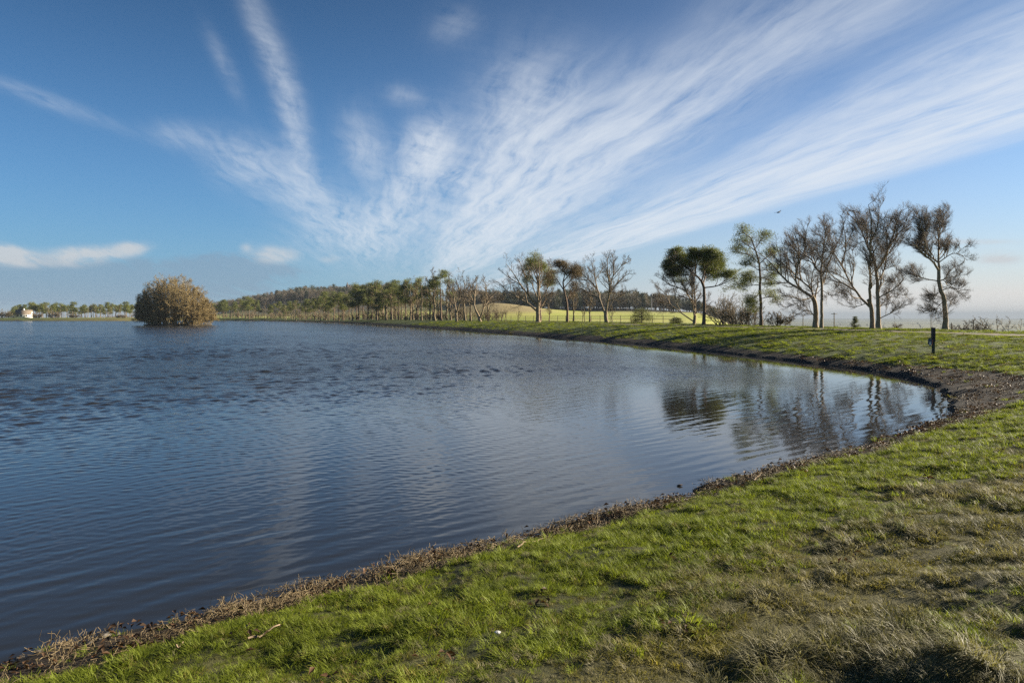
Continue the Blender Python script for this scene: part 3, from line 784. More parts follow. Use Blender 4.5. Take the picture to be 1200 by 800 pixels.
ROWB = [(403, 9), (412, 9.5), (430, 10), (441, 10.5), (448, 11), (453, 10.5), (463, 9), (470, 10), (480, 10.5), (487, 11), (493, 11.5), (503, 11), (509, 11.5), (524, 11), (529, 10.5), (545, 10.5), (551, 9.5), (572, 9),
        (392, 8.5), (381, 8), (369, 8), (358, 7.5), (347, 8), (335, 7.5), (322, 7.2), (310, 7.5), (298, 6.8), (288, 6.5), (279, 6.5), (270, 6), (262, 6.2), (254, 6), (330, 6), (342, 6.5), (376, 7), (420, 8), (459, 10), (485, 9), (515, 10)]
for q, (x, h) in enumerate(ROWB):
    st = 0 if x < 345 else 1 if x < 415 else 2 if x < 517 else 3
    place('bare_tree', BA, (q*7+q//3) % 4, x+random.uniform(-1, 1), crest(x)+random.uniform(2, 20), h*random.uniform(1.0, 1.25), 11, 'brown bare tree in the bank row, ' + STRETCH[st], 'bare trees in the row, ' + STRETCH[st])
place('bare_tree', BA, 1, 672, 147, 6.5, 11, 'low bare tree just right of the brown pine trunk', None)
place('bare_tree', BA, 3, 691, 139, 6.2, 11, 'thin pole like bare tree between the brown pine and the vase shaped tree', None)
place('bare_tree', BA, 0, 644, 152, 4.6, 11, 'small bare sapling right of the broad bare tree trunk', None)
for x, h, lab in [(592, 3.2, 'bare sapling by the fence, leftmost of the two left of the broad tree'), (608, 2.8, 'bare sapling by the fence, nearest the broad bare tree'), (685, 3.0, 'thin bare sapling before the pole like tree'), (717, 3.6, 'bare sapling just right of the vase shaped tree')]:
    place('bare_tree', BA, 3, x, crest(x)+3, h, 11, lab, None, 'sapling')

# brush between the pines: many thin stems from the ground
def brush_mesh(w, h, seed, ns=22, kk=(6, 5, 4), tw=.014, mw=M_BRUSH, out_=.5, depth=.5, foliage=None, fn=0):
    rg = np.random.default_rng(seed)
    n = 6; P = np.empty((ns, n, 3)); b = np.stack([rg.uniform(-w*.28, w*.28, ns), rg.uniform(-w*.28, w*.28, ns)*depth, np.zeros(ns)], -1)
    d = unit(np.stack([b[:, 0]/(w*.28)*out_+rg.normal(0, .25, ns), rg.normal(0, .3, ns), np.full(ns, 1.0)], -1)); ln = h*rg.uniform(.55, 1.05, ns)*.75
    p = b; P[:, 0] = p
    for j in range(1, n):
        d = unit(d+rg.normal(0, .13, d.shape)); p = p+d*(ln/(n-1))[:, None]; P[:, j] = p
    rr = (h*.010+.012)*np.linspace(1, .4, n)[None]*rg.uniform(.6, 1.3, (ns, 1))
    A = Mesh(); A.tubes(P, rr, 4); Bm = Mesh()
    for lv in range(len(kk)):
        P, rr = grow(P, rr, kk[lv], 4, (.45, .55, .6)[lv], (20, 55), (0, 0, .2), .15, rg, tmin=.15, rmin=tw*(1.3, 1, .8)[lv], lmin=.15)
        Bm.tubes(P, rr, 3)
    if foliage:
        needles(Bm, P[:, -1][::max(1, fn)], unit(P[:, -1]-P[:, -2])[::max(1, fn)], rg, 8, .2, .08, .18)
    return A.build('stems', M_TWIG, False), Bm.build('crown', mw, False)
def make_bush(name, meshes, label, loc, cat='bush', group=None):
    t = thing(name, label, cat, loc, group)
    link('stem', meshes[0], t); link('crown', meshes[1], t); return t
for i, (x, d, w, h, lab) in enumerate([(848, 101, 5.5, 6.0, 'thicket of bare brush right of the round topped pine, largest of three'), (862, 97, 4.5, 4.6, 'thicket of bare brush midway between the round topped pine and the tall thin pine'), (878, 92, 3.6, 3.6, 'low bare brush at the left foot of the tall thin pine'),
                               (913, 84, 3.4, 2.4, 'low twiggy bush between the tall thin pine and the stout bare tree')]):
    make_bush('bare_bush', brush_mesh(w, h, 500+i), lab, at(x, d))
make_bush('bare_shrub', brush_mesh(4.4, 3.0, 510, 9, (5, 3, 2), .012, M_BRUSH, 1.1), 'open spreading bare shrub at the right edge beyond the path', at(1178, 66))
make_bush('bare_bush', brush_mesh(4.6, 3.0, 511, 26, (6, 5, 4), .014, M_TWIG, .8), 'dense rounded bare bush left of the open shrub at the right edge', at(1132, 86))

BR = [brush_mesh(5.0, 4.4, 560+i, 16, (5, 4, 3), .024, M_BRUSH, .7) for i in range(3)]
rb = np.random.default_rng(561); bproto = {}
for q, x in enumerate(np.r_[np.linspace(262, 412, 26), np.linspace(416, 582, 22)]):
    x = float(x+rb.normal(0, 2)); loc = at(x, crest(x)+float(rb.uniform(6, 30))); k_ = q % 3; st = 0 if x < 345 else 1 if x < 415 else 2 if x < 517 else 3
    lab = 'low brown undergrowth bush, ' + STRETCH[st]; grp_ = 'undergrowth bushes, ' + STRETCH[st]; sc_ = float(rb.uniform(.75, 1.45))
    if k_ not in bproto: bproto[k_] = make_bush('undergrowth_bush', BR[k_], lab, loc, 'bush', grp_); bproto[k_].scale = (sc_,)*3
    else: dup(bproto[k_], loc, float(rb.uniform(0, 6)), sc_, lab, grp_)
# small evergreens
def ever_mesh(w, h, seed, mn, cone=False, n=5200, ln=.16, wd=.05):
    rg = np.random.default_rng(seed); A = Mesh(); Nn = Mesh()
    A.tubes(np.array([[[0, 0, 0], [.02, 0, h*.5], [0, .02, h*.95]]]), np.array([[.06, .04, .01]])*h*.5, 6)
    cl = 90; t = rg.uniform(.04, 1, cl); az = rg.uniform(0, 6.28, cl)
    pr = (1-t)*.98+.02 if cone else np.sqrt(np.clip(1-(t*1.02-.42)**2/.36, .02, 1))
    rad = w*.5*pr*np.sqrt(rg.uniform(.35, 1, cl))*rg.uniform(.75, 1.15, cl)
    c = np.stack([rad*np.cos(az), rad*np.sin(az), t*h], -1)
    for q in c: A.tubes(np.array([[[0, 0, max(.05, q[2]*.75)], q*np.array([.5, .5, .95]), q]]), np.array([[.02, .014, .008]])*h*.5, 3)
    needles(Nn, c, unit(c*np.array([1, 1, .3])), rg, n//cl, ln, wd, .10*w)
    return A.build('stem', M_TWIG), Nn.build('crown', mn)
make_bush('evergreen_bush', ever_mesh(3.4, 2.6, 520, M_BUSH), 'rounded evergreen bush on the bank right of the vase shaped tree', at(752, 118), 'bush')
make_bush('evergreen_bush', ever_mesh(1.9, 1.0, 521, M_BUSH, n=2500), 'tiny low evergreen bush left of the many stemmed tree', at(792, 112), 'bush')
make_bush('conifer_sapling', ever_mesh(.95, 1.25, 522, M_BUSH, True, 2600, .09, .03), 'young cone shaped conifer left of the two close trunks', at(1002, 72), 'conifer')
rg = np.random.default_rng(523)
make_tree('round_tree', bare_tree_mesh(auto_limbs(3.6, rg, .13, 9, .3, .6), rg, k=(6, 5, 4), rmin=(.03, .022, .02, .02), fac=(.5, .5, .5, .5)), 'small round crowned bare tree in the haze right of the two close trunks', at(1050, 150))
make_bush('dark_bush', ever_mesh(1.5, 1.3, 524, M_BUSH, n=1500), 'small dark bush between trunks left of the tallest pine', at(476, crest(476)+4), 'bush')
make_bush('dark_bush', ever_mesh(2.4, 1.2, 525, M_BUSH, n=1500), 'wide low dark bush among trunks below the tall paired pines', at(450, crest(450)+5), 'bush')

# ------------------------------------------------------------------ the island thicket
def dome_thicket(W_, H_, D_, seed):
    rg = np.random.default_rng(seed); ns = 230; n = 8
    th = np.arccos(rg.uniform(.02, 1, ns)); ph = rg.uniform(0, 6.28, ns)
    rs_ = np.sin(th)**.75; tip = np.stack([rs_*np.cos(ph)*W_/2*.88, rs_*np.sin(ph)*D_/2*.88, np.cos(th)**.8*H_*.80+.5], -1)
    tip *= (.95+.10*fbm(ph*1.9+5, th*2.6, 51, 2)+rg.uniform(-.02, .03, ns))[:, None]
    tip[:, 2] *= np.where(tip[:, 0] > 4, .86, 1)*np.where(tip[:, 0] > 8, .84, 1)
    b = np.stack([tip[:, 0]*.62+rg.normal(0, .8, ns), tip[:, 1]*.62+rg.normal(0, .8, ns), np.full(ns, .1)], -1)
    t = np.linspace(0, 1, n)[None, :, None]
    mid_ = b*.45+tip*.55+np.array([0, 0, 1.2])
    P = b[:, None]*(1-t)**2+2*mid_[:, None]*t*(1-t)+tip[:, None]*t**2+rg.normal(0, .12, (ns, n, 3))*t
    rr = np.linspace(.12, .045, n)[None]*rg.uniform(.5, 1.2, (ns, 1))
    A = Mesh(); A.tubes(P, rr, 5); Bm = Mesh()
    for lv, (k, fa) in enumerate(((9, .34), (8, .5), (5, .6))):
        P, rr = grow(P, rr, k, (4, 4, 3)[lv], fa, (20, 60), (0, 0, .25), .16, rg, tmin=.2, rmin=(.03, .023, .018)[lv], lmin=(.8, .6, .5)[lv], lmax=(3, 1.8, 1.1)[lv])
        Bm.tubes(P, rr, 3)
    return A.build('stems', M_WILLOW), Bm.build('crown', M_WILLOW)
ix, iy = (205-600)/FPX*214, 214
n = 40; a = np.linspace(0, 2*np.pi, n, endpoint=False); rad = 1+.12*np.sin(a*3)+.06*np.sin(a*7)
iv = [[ix, iy, .55]]; 
for k, zz in ((.6, .5), (.9, .3), (1.05, -.6)):
    iv += [[ix+math.cos(t)*10.4*k*q, iy+math.sin(t)*7*k*q, zz] for t, q in zip(a, rad)]
ifc = [np.array([[1+(j+1) % n, 1+j, 0] for j in range(n)])[:, ::-1], np.array([[1+k*n+j, 1+k*n+(j+1) % n, 1+(k+1)*n+(j+1) % n, 1+(k+1)*n+j] for k in range(2) for j in range(n)])[:, ::-1]]
tag(link('island_ground', mesh_np('island_ground', np.array(iv), ifc, plain('island_soil', (.05, .04, .025), .95, .4, 2))), kind='structure')
make_bush('willow_thicket', dome_thicket(26.5, 16.6, 17, 530), 'dome shaped thicket of golden brown willow covering the island in the lake', (ix, iy, .2), 'thicket')

# ------------------------------------------------------------------ instanced ground cover and far woods (stuff)
def scatter(name, pts, scale, idx, tint, templates, rotx=0.0):
    tcoll = bpy.data.collections.new(name+'_kinds')
    for i, tm_ in enumerate(templates):
        ob = bpy.data.objects.new('%s_kind_%02d' % (name, i), tm_); tcoll.objects.link(ob)
    me = bpy.data.meshes.new(name); n = len(pts); me.vertices.add(n); me.vertices.foreach_set('co', np.asarray(pts, np.float32).ravel())
    r2 = np.random.default_rng(len(pts))
    rot = np.stack([r2.normal(0, rotx, n), r2.normal(0, rotx, n), r2.uniform(0, 6.283, n)], -1)
    for nm_, tp, arr in (('rot', 'FLOAT_VECTOR', rot), ('scl', 'FLOAT_VECTOR', scale if np.ndim(scale) == 2 else np.repeat(np.asarray(scale)[:, None], 3, 1)), ('idx', 'INT', idx), ('tint', 'FLOAT', tint)):
        a_ = me.attributes.new(nm_, tp, 'POINT')
        a_.data.foreach_set('vector' if tp == 'FLOAT_VECTOR' else 'value', np.asarray(arr, np.int32 if tp == 'INT' else np.float32).ravel())
    ob = link(name, me)
    ng = bpy.data.node_groups.new(name, 'GeometryNodeTree')
    ng.interface.new_socket('Geometry', in_out='INPUT', socket_type='NodeSocketGeometry'); ng.interface.new_socket('Geometry', in_out='OUTPUT', socket_type='NodeSocketGeometry')
    nn = ng.nodes.new; gi = nn('NodeGroupInput'); go = nn('NodeGroupOutput'); ip = nn('GeometryNodeInstanceOnPoints'); ci = nn('GeometryNodeCollectionInfo')
    ci.inputs[0].default_value = tcoll; ci.inputs['Separate Children'].default_value = True; ci.inputs['Reset Children'].default_value = True
    ip.inputs['Pick Instance'].default_value = True
    def attr(nm_, tp):
        a_ = nn('GeometryNodeInputNamedAttribute'); a_.data_type = tp; a_.inputs[0].default_value = nm_; return a_.outputs[0]
    lk = ng.links.new
    lk(gi.outputs[0], ip.inputs['Points']); lk(ci.outputs[0], ip.inputs['Instance']); lk(attr('idx', 'INT'), ip.inputs['Instance Index'])
    e2 = nn('FunctionNodeEulerToRotation'); lk(attr('rot', 'FLOAT_VECTOR'), e2.inputs[0]); lk(e2.outputs[0], ip.inputs['Rotation'])
    lk(attr('scl', 'FLOAT_VECTOR'), ip.inputs['Scale']); lk(ip.outputs[0], go.inputs[0])
    md_ = ob.modifiers.new('scatter', 'NODES'); md_.node_group = ng
    return ob
def blade_clump(n, h, spread, wid, lean, seed, m, curl=.6):
    rg = np.random.default_rng(seed)
    a = rg.uniform(0, 6.28, n); r = spread*np.sqrt(rg.uniform(0, 1, n)); b = np.stack([r*np.cos(a), r*np.sin(a), np.full(n, -.012)], -1)
    az = a+rg.normal(0, .9, n); ln = h*rg.uniform(.55, 1.15, n); el = np.radians(90)-np.abs(rg.normal(0, lean, n))-r/spread*lean*.6
    V = []; side = np.stack([-np.sin(az), np.cos(az), np.zeros(n)], -1)
    p = b.copy(); w = wid*rg.uniform(.7, 1.2, n)
    for j, ww in enumerate((1, .85, .55)):
        V += [p-side*(w*ww/2)[:, None], p+side*(w*ww/2)[:, None]]
        e = el-curl*(j+.3)*rg.uniform(.4, 1.2, n)
        p = p+np.stack([np.cos(e)*np.cos(az), np.cos(e)*np.sin(az), np.sin(e)], -1)*(ln/3)[:, None]
    V.append(p); V = np.stack(V, 1).reshape(-1, 3)
    i = np.arange(n)*7
    q = np.concatenate([np.stack([i, i+1, i+3, i+2], -1), np.stack([i+2, i+3, i+5, i+4], -1)]); t = np.stack([i+4, i+5, i+6], -1)
    return mesh_np('clump', V, [q, t], m)
M_GL = leafy('lush_grass', (.085, .110, .012), (.305, .365, .040), 9, .5, inst=True)
M_GD = leafy('dry_grass', (.095, .098, .042), (.32, .285, .155), 9, .42, inst=True)
M_GM = leafy('mossy_grass', (.085, .092, .014), (.30, .255, .060), 9, .42, inst=True)
T_L = [blade_clump(60, .115, .075, .0062, .42, 600+i, M_GL) for i in range(4)]
T_D = [blade_clump(90, .125, .085, .0044, .62, 610+i, M_GD, .75) for i in range(4)]
T_M = [blade_clump(75, .085, .085, .0072, .62, 620+i, M_GM) for i in range(3)]
def wedge(r0, r1, dens, seed, a0=-50, a1=58):
    rg = np.random.default_rng(seed); A_ = .5*(r1*r1-r0*r0)*R(a1-a0); n = int(A_*dens)
    r = np.sqrt(rg.uniform(r0*r0, r1*r1, n)); t = np.radians(rg.uniform(a0, a1, n))
    return r*np.sin(t), r*np.cos(t)
gp = []
for r0, r1, dens, sc in ((1.6, 7, 260, .85), (7, 13, 190, 1.0), (13, 24, 70, 1.45), (24, 45, 20, 2.3), (45, 90, 6, 3.4), (90, 200, 1.6, 5.0)):
    x, y = wedge(r0, r1, dens, int(r0*10)); s = sdf(x, y); k = (s > .25) & (s < 24); gp.append((x[k], y[k], s[k], np.full(k.sum(), sc)))
x, y, s, sc = (np.concatenate(q) for q in zip(*gp))
z = height(x, y, s); d_, t_, w_, l_ = masks(x, y, s); rr_ = np.random.default_rng(9); rnd = rr_.uniform(0, 1, len(x)); r_ = np.hypot(x, y)
patch = fbm(x*1.4, y*1.4, 77); pat2 = fbm(x*.5, y*.5, 78)
dry = np.clip(t_*(.20+.45*ss(.38, .6, patch)) + .06 + .35*ss(.58, .75, patch), 0, 1)
moss = np.clip(.25+.5*ss(.45, .65, pat2)+w_*.8, 0, .95)*np.clip(t_*1.2+.25, 0, 1)
keepg = (rnd > np.clip(d_*1.15, 0, 1)*.97) & ~((np.abs(s-17) < 1.25) & (y > 28)) & (rr_.uniform(0, 1, len(x)) < .80+.4*ss(.28, .55, vn(x*3.3, y*3.3, 131)*.6+vn(x*7.1, y*7.1, 132)*.4))
u2 = rr_.uniform(0, 1, len(x)); kind = np.where(u2 < dry*(1-w_*.8), 1, np.where(u2 < dry+(1-dry)*moss, 2, 0))
tuft = ss(.30, .68, vn(x*3.3, y*3.3, 131)*.6+vn(x*7.1, y*7.1, 132)*.4)
hgt_ = .42+.32*patch+.62*tuft+rr_.normal(0, .15, len(x))
size = np.clip(.86*sc*hgt_*np.where(kind == 1, .75+.5*t_, 1)*(1-.12*w_), .3, 9)
tint = np.clip(.1+.75*fbm(x*.8, y*.8, 88)+rr_.normal(0, .18, len(x)), 0, 1)
keepg &= (r_ < 24) | (rr_.uniform(0, 1, len(x)) < .58+.5*ss(.42, .62, vn(x*.8, y*.8, 140)*.6+vn(x*2.1, y*2.1, 141)*.4))
P3 = np.stack([x, y, z-.005], -1)
for nm_, kd, T_, lab, rx in (('lush_grass', 0, T_L, 'bright green grass along the bank above the shore', .12), ('dry_tussock_grass', 1, T_D, 'dry grey green tussock grass nearest the viewer', .18), ('mossy_turf', 2, T_M, 'short mossy olive turf between the tussocks', .12)):
    k = keepg & (kind == kd); rg = np.random.default_rng(kd)
    tag(scatter(nm_, P3[k], size[k][:, None]*np.array([1, 1, 0])+np.minimum(size[k], 1.15+.12*size[k])[:, None]*np.array([0, 0, 1]), rg.integers(0, len(T_), k.sum()), tint[k], T_, rx), lab, 'grass', kind='stuff')
# larger tussocks
x, y = wedge(2.2, 15, 5.0, 333); s = sdf(x, y); d_, t_, w_, l_ = masks(x, y, s); k = (s > 1.5) & (np.random.default_rng(3).uniform(0, 1, len(x)) < ss(5.0, 6.0, x*NDIR[0]+(y-9.16)*NDIR[1]+(fbm(x*.6, y*.6, 12)-.5)*1.5))
x, y, s = x[k], y[k], s[k]; rg = np.random.default_rng(14)
T_T = [blade_clump(380, .24, .13, .0042, .75, 640+i, M_GD, .8) for i in range(4)]
tag(scatter('tussock_clumps', np.stack([x, y, height(x, y, s)-.01], -1), rg.uniform(.6, 1.25, len(x)), rg.integers(0, 4, len(x)), rg.uniform(0, .75, len(x)), T_T, .15), 'large arching tussocks of dry grass at the lower right', 'grass', kind='stuff')

# shoreline litter: broken reed stems, twigs, dead leaves, pebbles
def sticks(n, ln, wd, spread, flat, seed, m):
    rg = np.random.default_rng(seed); c = rg.uniform(-spread, spread, (n, 3)); c[:, 2] = rg.uniform(0, .035, n)
    az = rg.uniform(0, 6.28, n); el = np.abs(rg.normal(0, flat, n)); D = np.stack([np.cos(az)*np.cos(el), np.sin(az)*np.cos(el), np.sin(el)], -1)
    l_ = ln*rg.uniform(.4, 1.2, n)[:, None]
    A = Mesh(); P = np.stack([c, c+D*l_*.5+rg.normal(0, .01, (n, 3)), c+D*l_], 1); A.tubes(P, np.full((n, 3), wd)*rg.uniform(.6, 1.3, (n, 1)), 3)
    return A.build('sticks', m)
def leafclump(n, seed, m, s=.05):
    rg = np.random.default_rng(seed); V = []; F = []
    for i in range(n):
        c = np.array([rg.uniform(-.14, .14), rg.uniform(-.14, .14), rg.uniform(.0, .03)]); a = rg.uniform(0, 6.28); t = rg.normal(0, .4, 2); l_ = s*rg.uniform(.6, 1.2)
        e1 = np.array([math.cos(a), math.sin(a), t[0]]); e2 = np.array([-math.sin(a), math.cos(a), t[1]])
        b = len(V); V += [c-e1*l_, c-e2*l_*.5+[0, 0, .012], c+e1*l_, c+e2*l_*.5+[0, 0, .014], c]; F += [[b, b+1, b+4], [b+1, b+2, b+4], [b+2, b+3, b+4], [b+3, b, b+4]]
    return mesh_np('leaves', np.array(V), np.array(F), m)
M_REED = leafy('reed_straw', (.075, .055, .028), (.33, .25, .135), 5, .1, inst=True)
M_DEAD = leafy('dead_leaves', (.040, .026, .016), (.17, .09, .042), 5, .2, inst=True)
x = []; 
for r0, r1, dens in ((4, 12, 75), (12, 22, 34), (22, 40, 9)):
    x.append(wedge(r0, r1, dens, int(r0)+900))
x, y = (np.concatenate(q) for q in zip(*x)); s = sdf(x, y); d_, t_, w_, l_ = masks(x, y, s)
rg = np.random.default_rng(44); k = (s > .0) & (rg.uniform(0, 1, len(x)) < (d_*.62)*(.10+1.1*ss(.35, .62, fbm(x*.9, y*.9, 55)))*np.where(x > 6, .35, 1)); x, y, s = x[k], y[k], s[k]
T_R = [sticks(24, .085, .0019, .11, .22, 650+i, M_REED) for i in range(3)]+[sticks(14, .075, .0019, .10, .9, 655+i, M_REED) for i in range(2)]
tag(scatter('reed_litter', np.stack([x, y, height(x, y, s)+.004], -1), .8+.5*rg.uniform(0, 1, len(x))+np.hypot(x, y)*.02, rg.integers(0, 5, len(x)), rg.beta(1.5, 1.8, len(x)), T_R, .1), 'broken straw coloured reed stems washed up along the shore', 'reed litter', kind='stuff')
x = []
for r0, r1, dens in ((3, 12, 26), (12, 24, 22), (24, 50, 7)):
    x.append(wedge(r0, r1, dens, int(r0)+950))
x, y = (np.concatenate(q) for q in zip(*x)); s = sdf(x, y); d_, t_, w_, l_ = masks(x, y, s)
rg = np.random.default_rng(45); k = (s > .35) & (rg.uniform(0, 1, len(x)) < d_*.55+.010); x, y, s = x[k], y[k], s[k]
T_F = [leafclump(9, 660+i, M_DEAD, .028) for i in range(4)]
tag(scatter('leaf_litter', np.stack([x, y, height(x, y, s)+.012], -1), .7+.5*rg.uniform(0, 1, len(x))+np.hypot(x, y)*.03, rg.integers(0, 4, len(x)), rg.beta(1.2, 2.2, len(x)), T_F, .15), 'brown dead leaves strewn along the muddy shore', 'leaf litter', kind='stuff')
def stone_mesh(seed, m):
    import bmesh
    rg = np.random.default_rng(seed); bm = bmesh.new(); bmesh.ops.create_icosphere(bm, subdivisions=2, radius=1)
    ax = rg.uniform(.6, 1.1, 3); ax[2] *= .55; ph = rg.uniform(0, 6, 6)
    for v_ in bm.verts:
        k = 1+.14*math.sin(v_.co.x*3+ph[0])+.12*math.sin(v_.co.y*3.4+ph[1])+.1*math.sin(v_.co.z*4+ph[2]); v_.co = Vector((v_.co.x*ax[0]*k, v_.co.y*ax[1]*k, v_.co.z*ax[2]*k))
    me = bpy.data.meshes.new('stone'); bm.to_mesh(me); bm.free(); me.materials.append(m); return me
M_STONE = leafy('shore_stone', (.035, .031, .026), (.19, .17, .14), 14, .0, inst=True)
x = []
for r0, r1, dens in ((5, 14, 30), (14, 45, 11)):
    x.append(wedge(r0, r1, dens, int(r0)+970))
x, y = (np.concatenate(q) for q in zip(*x)); s = sdf(x, y); rg = np.random.default_rng(46)
k = (s > -.15) & (s < .7) & (rg.uniform(0, 1, len(x)) < .7*(1-np.abs(s-.1)/.7)); x, y, s = x[k], y[k], s[k]
tag(scatter('shore_pebbles', np.stack([x, y, height(x, y, s)+.004], -1), rg.gamma(2, .009, len(x))+.012+np.hypot(x, y)*.0007, rg.integers(0, 3, len(x)), rg.beta(1.5, 2.5, len(x)), [stone_mesh(670+i, M_STONE) for i in range(3)], .3), 'small grey pebbles along the waterline', 'pebbles', kind='stuff')

# far woods
def wood_template(h, seed, ever, ln=.9, wd=.3):
    rg = np.random.default_rng(seed); A = Mesh()
    A.tubes(np.array([[[0, 0, 0], [.1, 0, h*.4], [0, .1, h*.85]]]), np.array([[.022, .016, .006]])*h, 5)
    n = 46; t = rg.uniform(.28, 1, n); az = rg.uniform(0, 6.28, n); rad = h*.34*np.sqrt(np.clip(1-((t-.6)/.42)**2, .03, 1))*np.sqrt(rg.uniform(.1, 1, n))
    if ever == 2: rad = h*.2*(1.05-t)
    c = np.stack([rad*np.cos(az), rad*np.sin(az), t*h], -1)
    b = np.stack([0*t, 0*t, t*h*.55], -1); A.tubes(np.stack([b, (b+c)/2, c], 1), np.full((n, 3), .006*h)*np.array([1, .7, .4]), 3)
    n2 = 30 if ever else 34
    cc_ = np.repeat(c, n2, 0)+rg.normal(0, .055*h, (n*n2, 3)); D = unit(rg.normal(0, .6, cc_.shape)+np.repeat(unit(c-[0, 0, h*.4]), n2, 0)+[0, 0, .5])
    A.blades(cc_, D, rg.uniform(.5, 1.2, len(cc_))*ln, wd, rg)
    return A.build('wood_tree', (M_WOODE if ever else M_WOODB))
M_WOODE = leafy('far_evergreen', (.030, .042, .018), (.065, .075, .030), .3, .15, inst=True)
M_WOODB = leafy('far_bare_wood', (.095, .078, .058), (.185, .152, .112), .3, .2, inst=True)
TW = [wood_template(12, 700+i, 0, .9, .17) for i in range(3)]+[wood_template(12, 710, 1), wood_template(13, 711, 2)]
def bearing(xp, d): return (np.asarray(xp)-600)/FPX*d, d
rg = np.random.default_rng(70)
def wood(name, xp, d, sc, mixp, label):
    x, y = bearing(xp, d); z = height(x, y)-.3; n = len(x)
    idx = np.where(rg.uniform(0, 1, n) < mixp, rg.integers(3, 5, n), rg.integers(0, 3, n))
    return tag(scatter(name, np.stack([x, y, z], -1), sc, idx, rg.uniform(0, 1, n), TW), label, 'woodland', kind='stuff')
n = 620
wood('hill_woodland', rg.uniform(205, 470, n), rg.uniform(760, 1120, n), rg.uniform(.8, 1.25, n), .3, 'wooded hill rising behind the row of pines at the left of centre')
n = 520; xp = rg.uniform(530, 880, n); 
wood('field_edge_woodland', xp, rg.uniform(590, 760, n)+np.abs(xp-680)*.3, rg.uniform(1.0, 1.45, n)*np.where(xp > 740, 1-.55*ss(740, 880, xp), 1), .45, 'dark brown woodland along the far edge of the green field')
n = 260; xp = rg.uniform(860, 1400, n); d = rg.uniform(900, 3800, n)
d = np.round(d/420)*420+rg.normal(0, 18, n)
wood('plain_hedgerows', xp, d, rg.uniform(.5, 1.0, n), .2, 'faint hedgerow trees in the haze of the low plain at the right')

# ------------------------------------------------------------------ far left shore: line of thin pines, house, bushes
random.seed(9); rgl = np.random.default_rng(80)
FP = [pine_arch(9.5, 430+i, tm=(.36, .5)[i], nl=9, need=(9, .7, .15, .6), fac=(.26, .22)[i]) for i in range(2)]; FB = [bare_arch(9.5, 440+i, (4, 4, 3), M_TWIG, .030, 8, .42, .28) for i in range(2)]
for q, x in enumerate(np.linspace(15, 168, 84)):
    x += rgl.normal(0, 1.0); d = rgl.uniform(470, 540)
    if (q*5) % 9 < 5: place('distant_pine', FP, q % 2, x, d, rgl.uniform(6.8, 10.4)*d/500, 9.5, 'thin dark pine in the far shelterbelt left of the island', 'pines in the far shelterbelt left of the island')
    else: place('distant_bare_tree', FB, (q//3) % 2, x, d, rgl.uniform(7, 9)*d/500, 9.5, 'grey bare tree in the far shelterbelt left of the island', 'bare trees in the far shelterbelt left of the island')
for i, (x, w, h, lab) in enumerate([(3, 7.5, 6.6, 'brown rounded bush at the left edge beside the house'), (43, 6.5, 4.4, 'brown rounded bush right of the white house'), (64, 8.5, 5.6, 'largest brown bush on the far shore, between two lower ones'), (87, 7.0, 3.6, 'low brown bush on the far shore nearest the island'), (141, 8.0, 3.0, 'low brown bush on the far shore just left of the island')]):
    make_bush('brown_bush', brush_mesh(w, h, 540+i, 30, (6, 5, 4), .045, M_BRUSH, .8), lab, at(x, 424))
make_bush('dark_bush', ever_mesh(5.0, 4.0, 550, M_BUSH, n=1500, ln=.5, wd=.2), 'dark evergreen bush left of the white house', at(13, 428))
for q, x in enumerate(np.linspace(34, 150, 22)):
    dup(bproto[q % 3], at(float(x+rgl.normal(0, 1.5)), float(rgl.uniform(535, 560))), float(rgl.uniform(0, 6)), float(rgl.uniform(.6, 1.05)), 'low brown hedge bush under the far shelterbelt left of the island', 'hedge bushes under the far shelterbelt')
def box(A, x0, x1, y0, y1, z0, z1):
    V = np.array([[x, y, z] for z in (z0, z1) for y in (y0, y1) for x in (x0, x1)], float)
    A.add(V, np.array([[0, 2, 3, 1], [4, 5, 7, 6], [0, 1, 5, 4], [2, 6, 7, 3], [0, 4, 6, 2], [1, 3, 7, 5]]))
hx, hy, hzz = at(28, 432)
hs_ = thing('cottage', 'white gabled cottage with tan roof among bushes on the far left shore', 'house', (hx, hy, hzz))
hs_.rotation_euler = (0, 0, R(22))
M_WALL = plain('render_wall', (.78, .75, .70), .8, .08, 2); M_ROOF = plain('tan_roof_tiles', (.20, .16, .12), .8, .3, 3, .3); M_GLASS = plain('window_glass', (.03, .035, .04), .15, .1, 2)
A = Mesh()
def gable(A, x0, x1, y0, y1, z0, z1, zr):
    V = np.array([[x0, y0, z0], [x1, y0, z0], [x1, y1, z0], [x0, y1, z0], [x0, y0, z1], [x1, y0, z1], [x1, y1, z1], [x0, y1, z1], [x0, (y0+y1)/2, zr], [x1, (y0+y1)/2, zr]], float)
    A.add(V, np.array([[0, 1, 5, 4], [2, 3, 7, 6], [1, 2, 6, 5], [3, 0, 4, 7], [0, 3, 2, 1]])); s_ = A.n-10; A.f[3].append(np.array([[5, 6, 9], [7, 4, 8]])+s_)
def roof(A, x0, x1, y0, y1, z1, zr, e=.35, t=.18):
    ym = (y0+y1)/2; k = (zr-z1)/(ym-y0)
    for sgn, ya in ((1, y0-e), (-1, y1+e)):
        V = np.array([[x0-e, ya, z1-e*k+.02], [x1+e, ya, z1-e*k+.02], [x1+e, ym, zr+.02], [x0-e, ym, zr+.02]]); V2 = V+[0, 0, t]
        A.add(np.vstack([V, V2]), np.array([[0, 3, 2, 1], [4, 5, 6, 7], [0, 1, 5, 4], [1, 2, 6, 5], [2, 3, 7, 6], [3, 0, 4, 7]]))
gable(A, -4.2, 4.2, -2.6, 2.6, -.5, 2.5, 4.9); link('wall', A.build('wall', M_WALL), hs_)
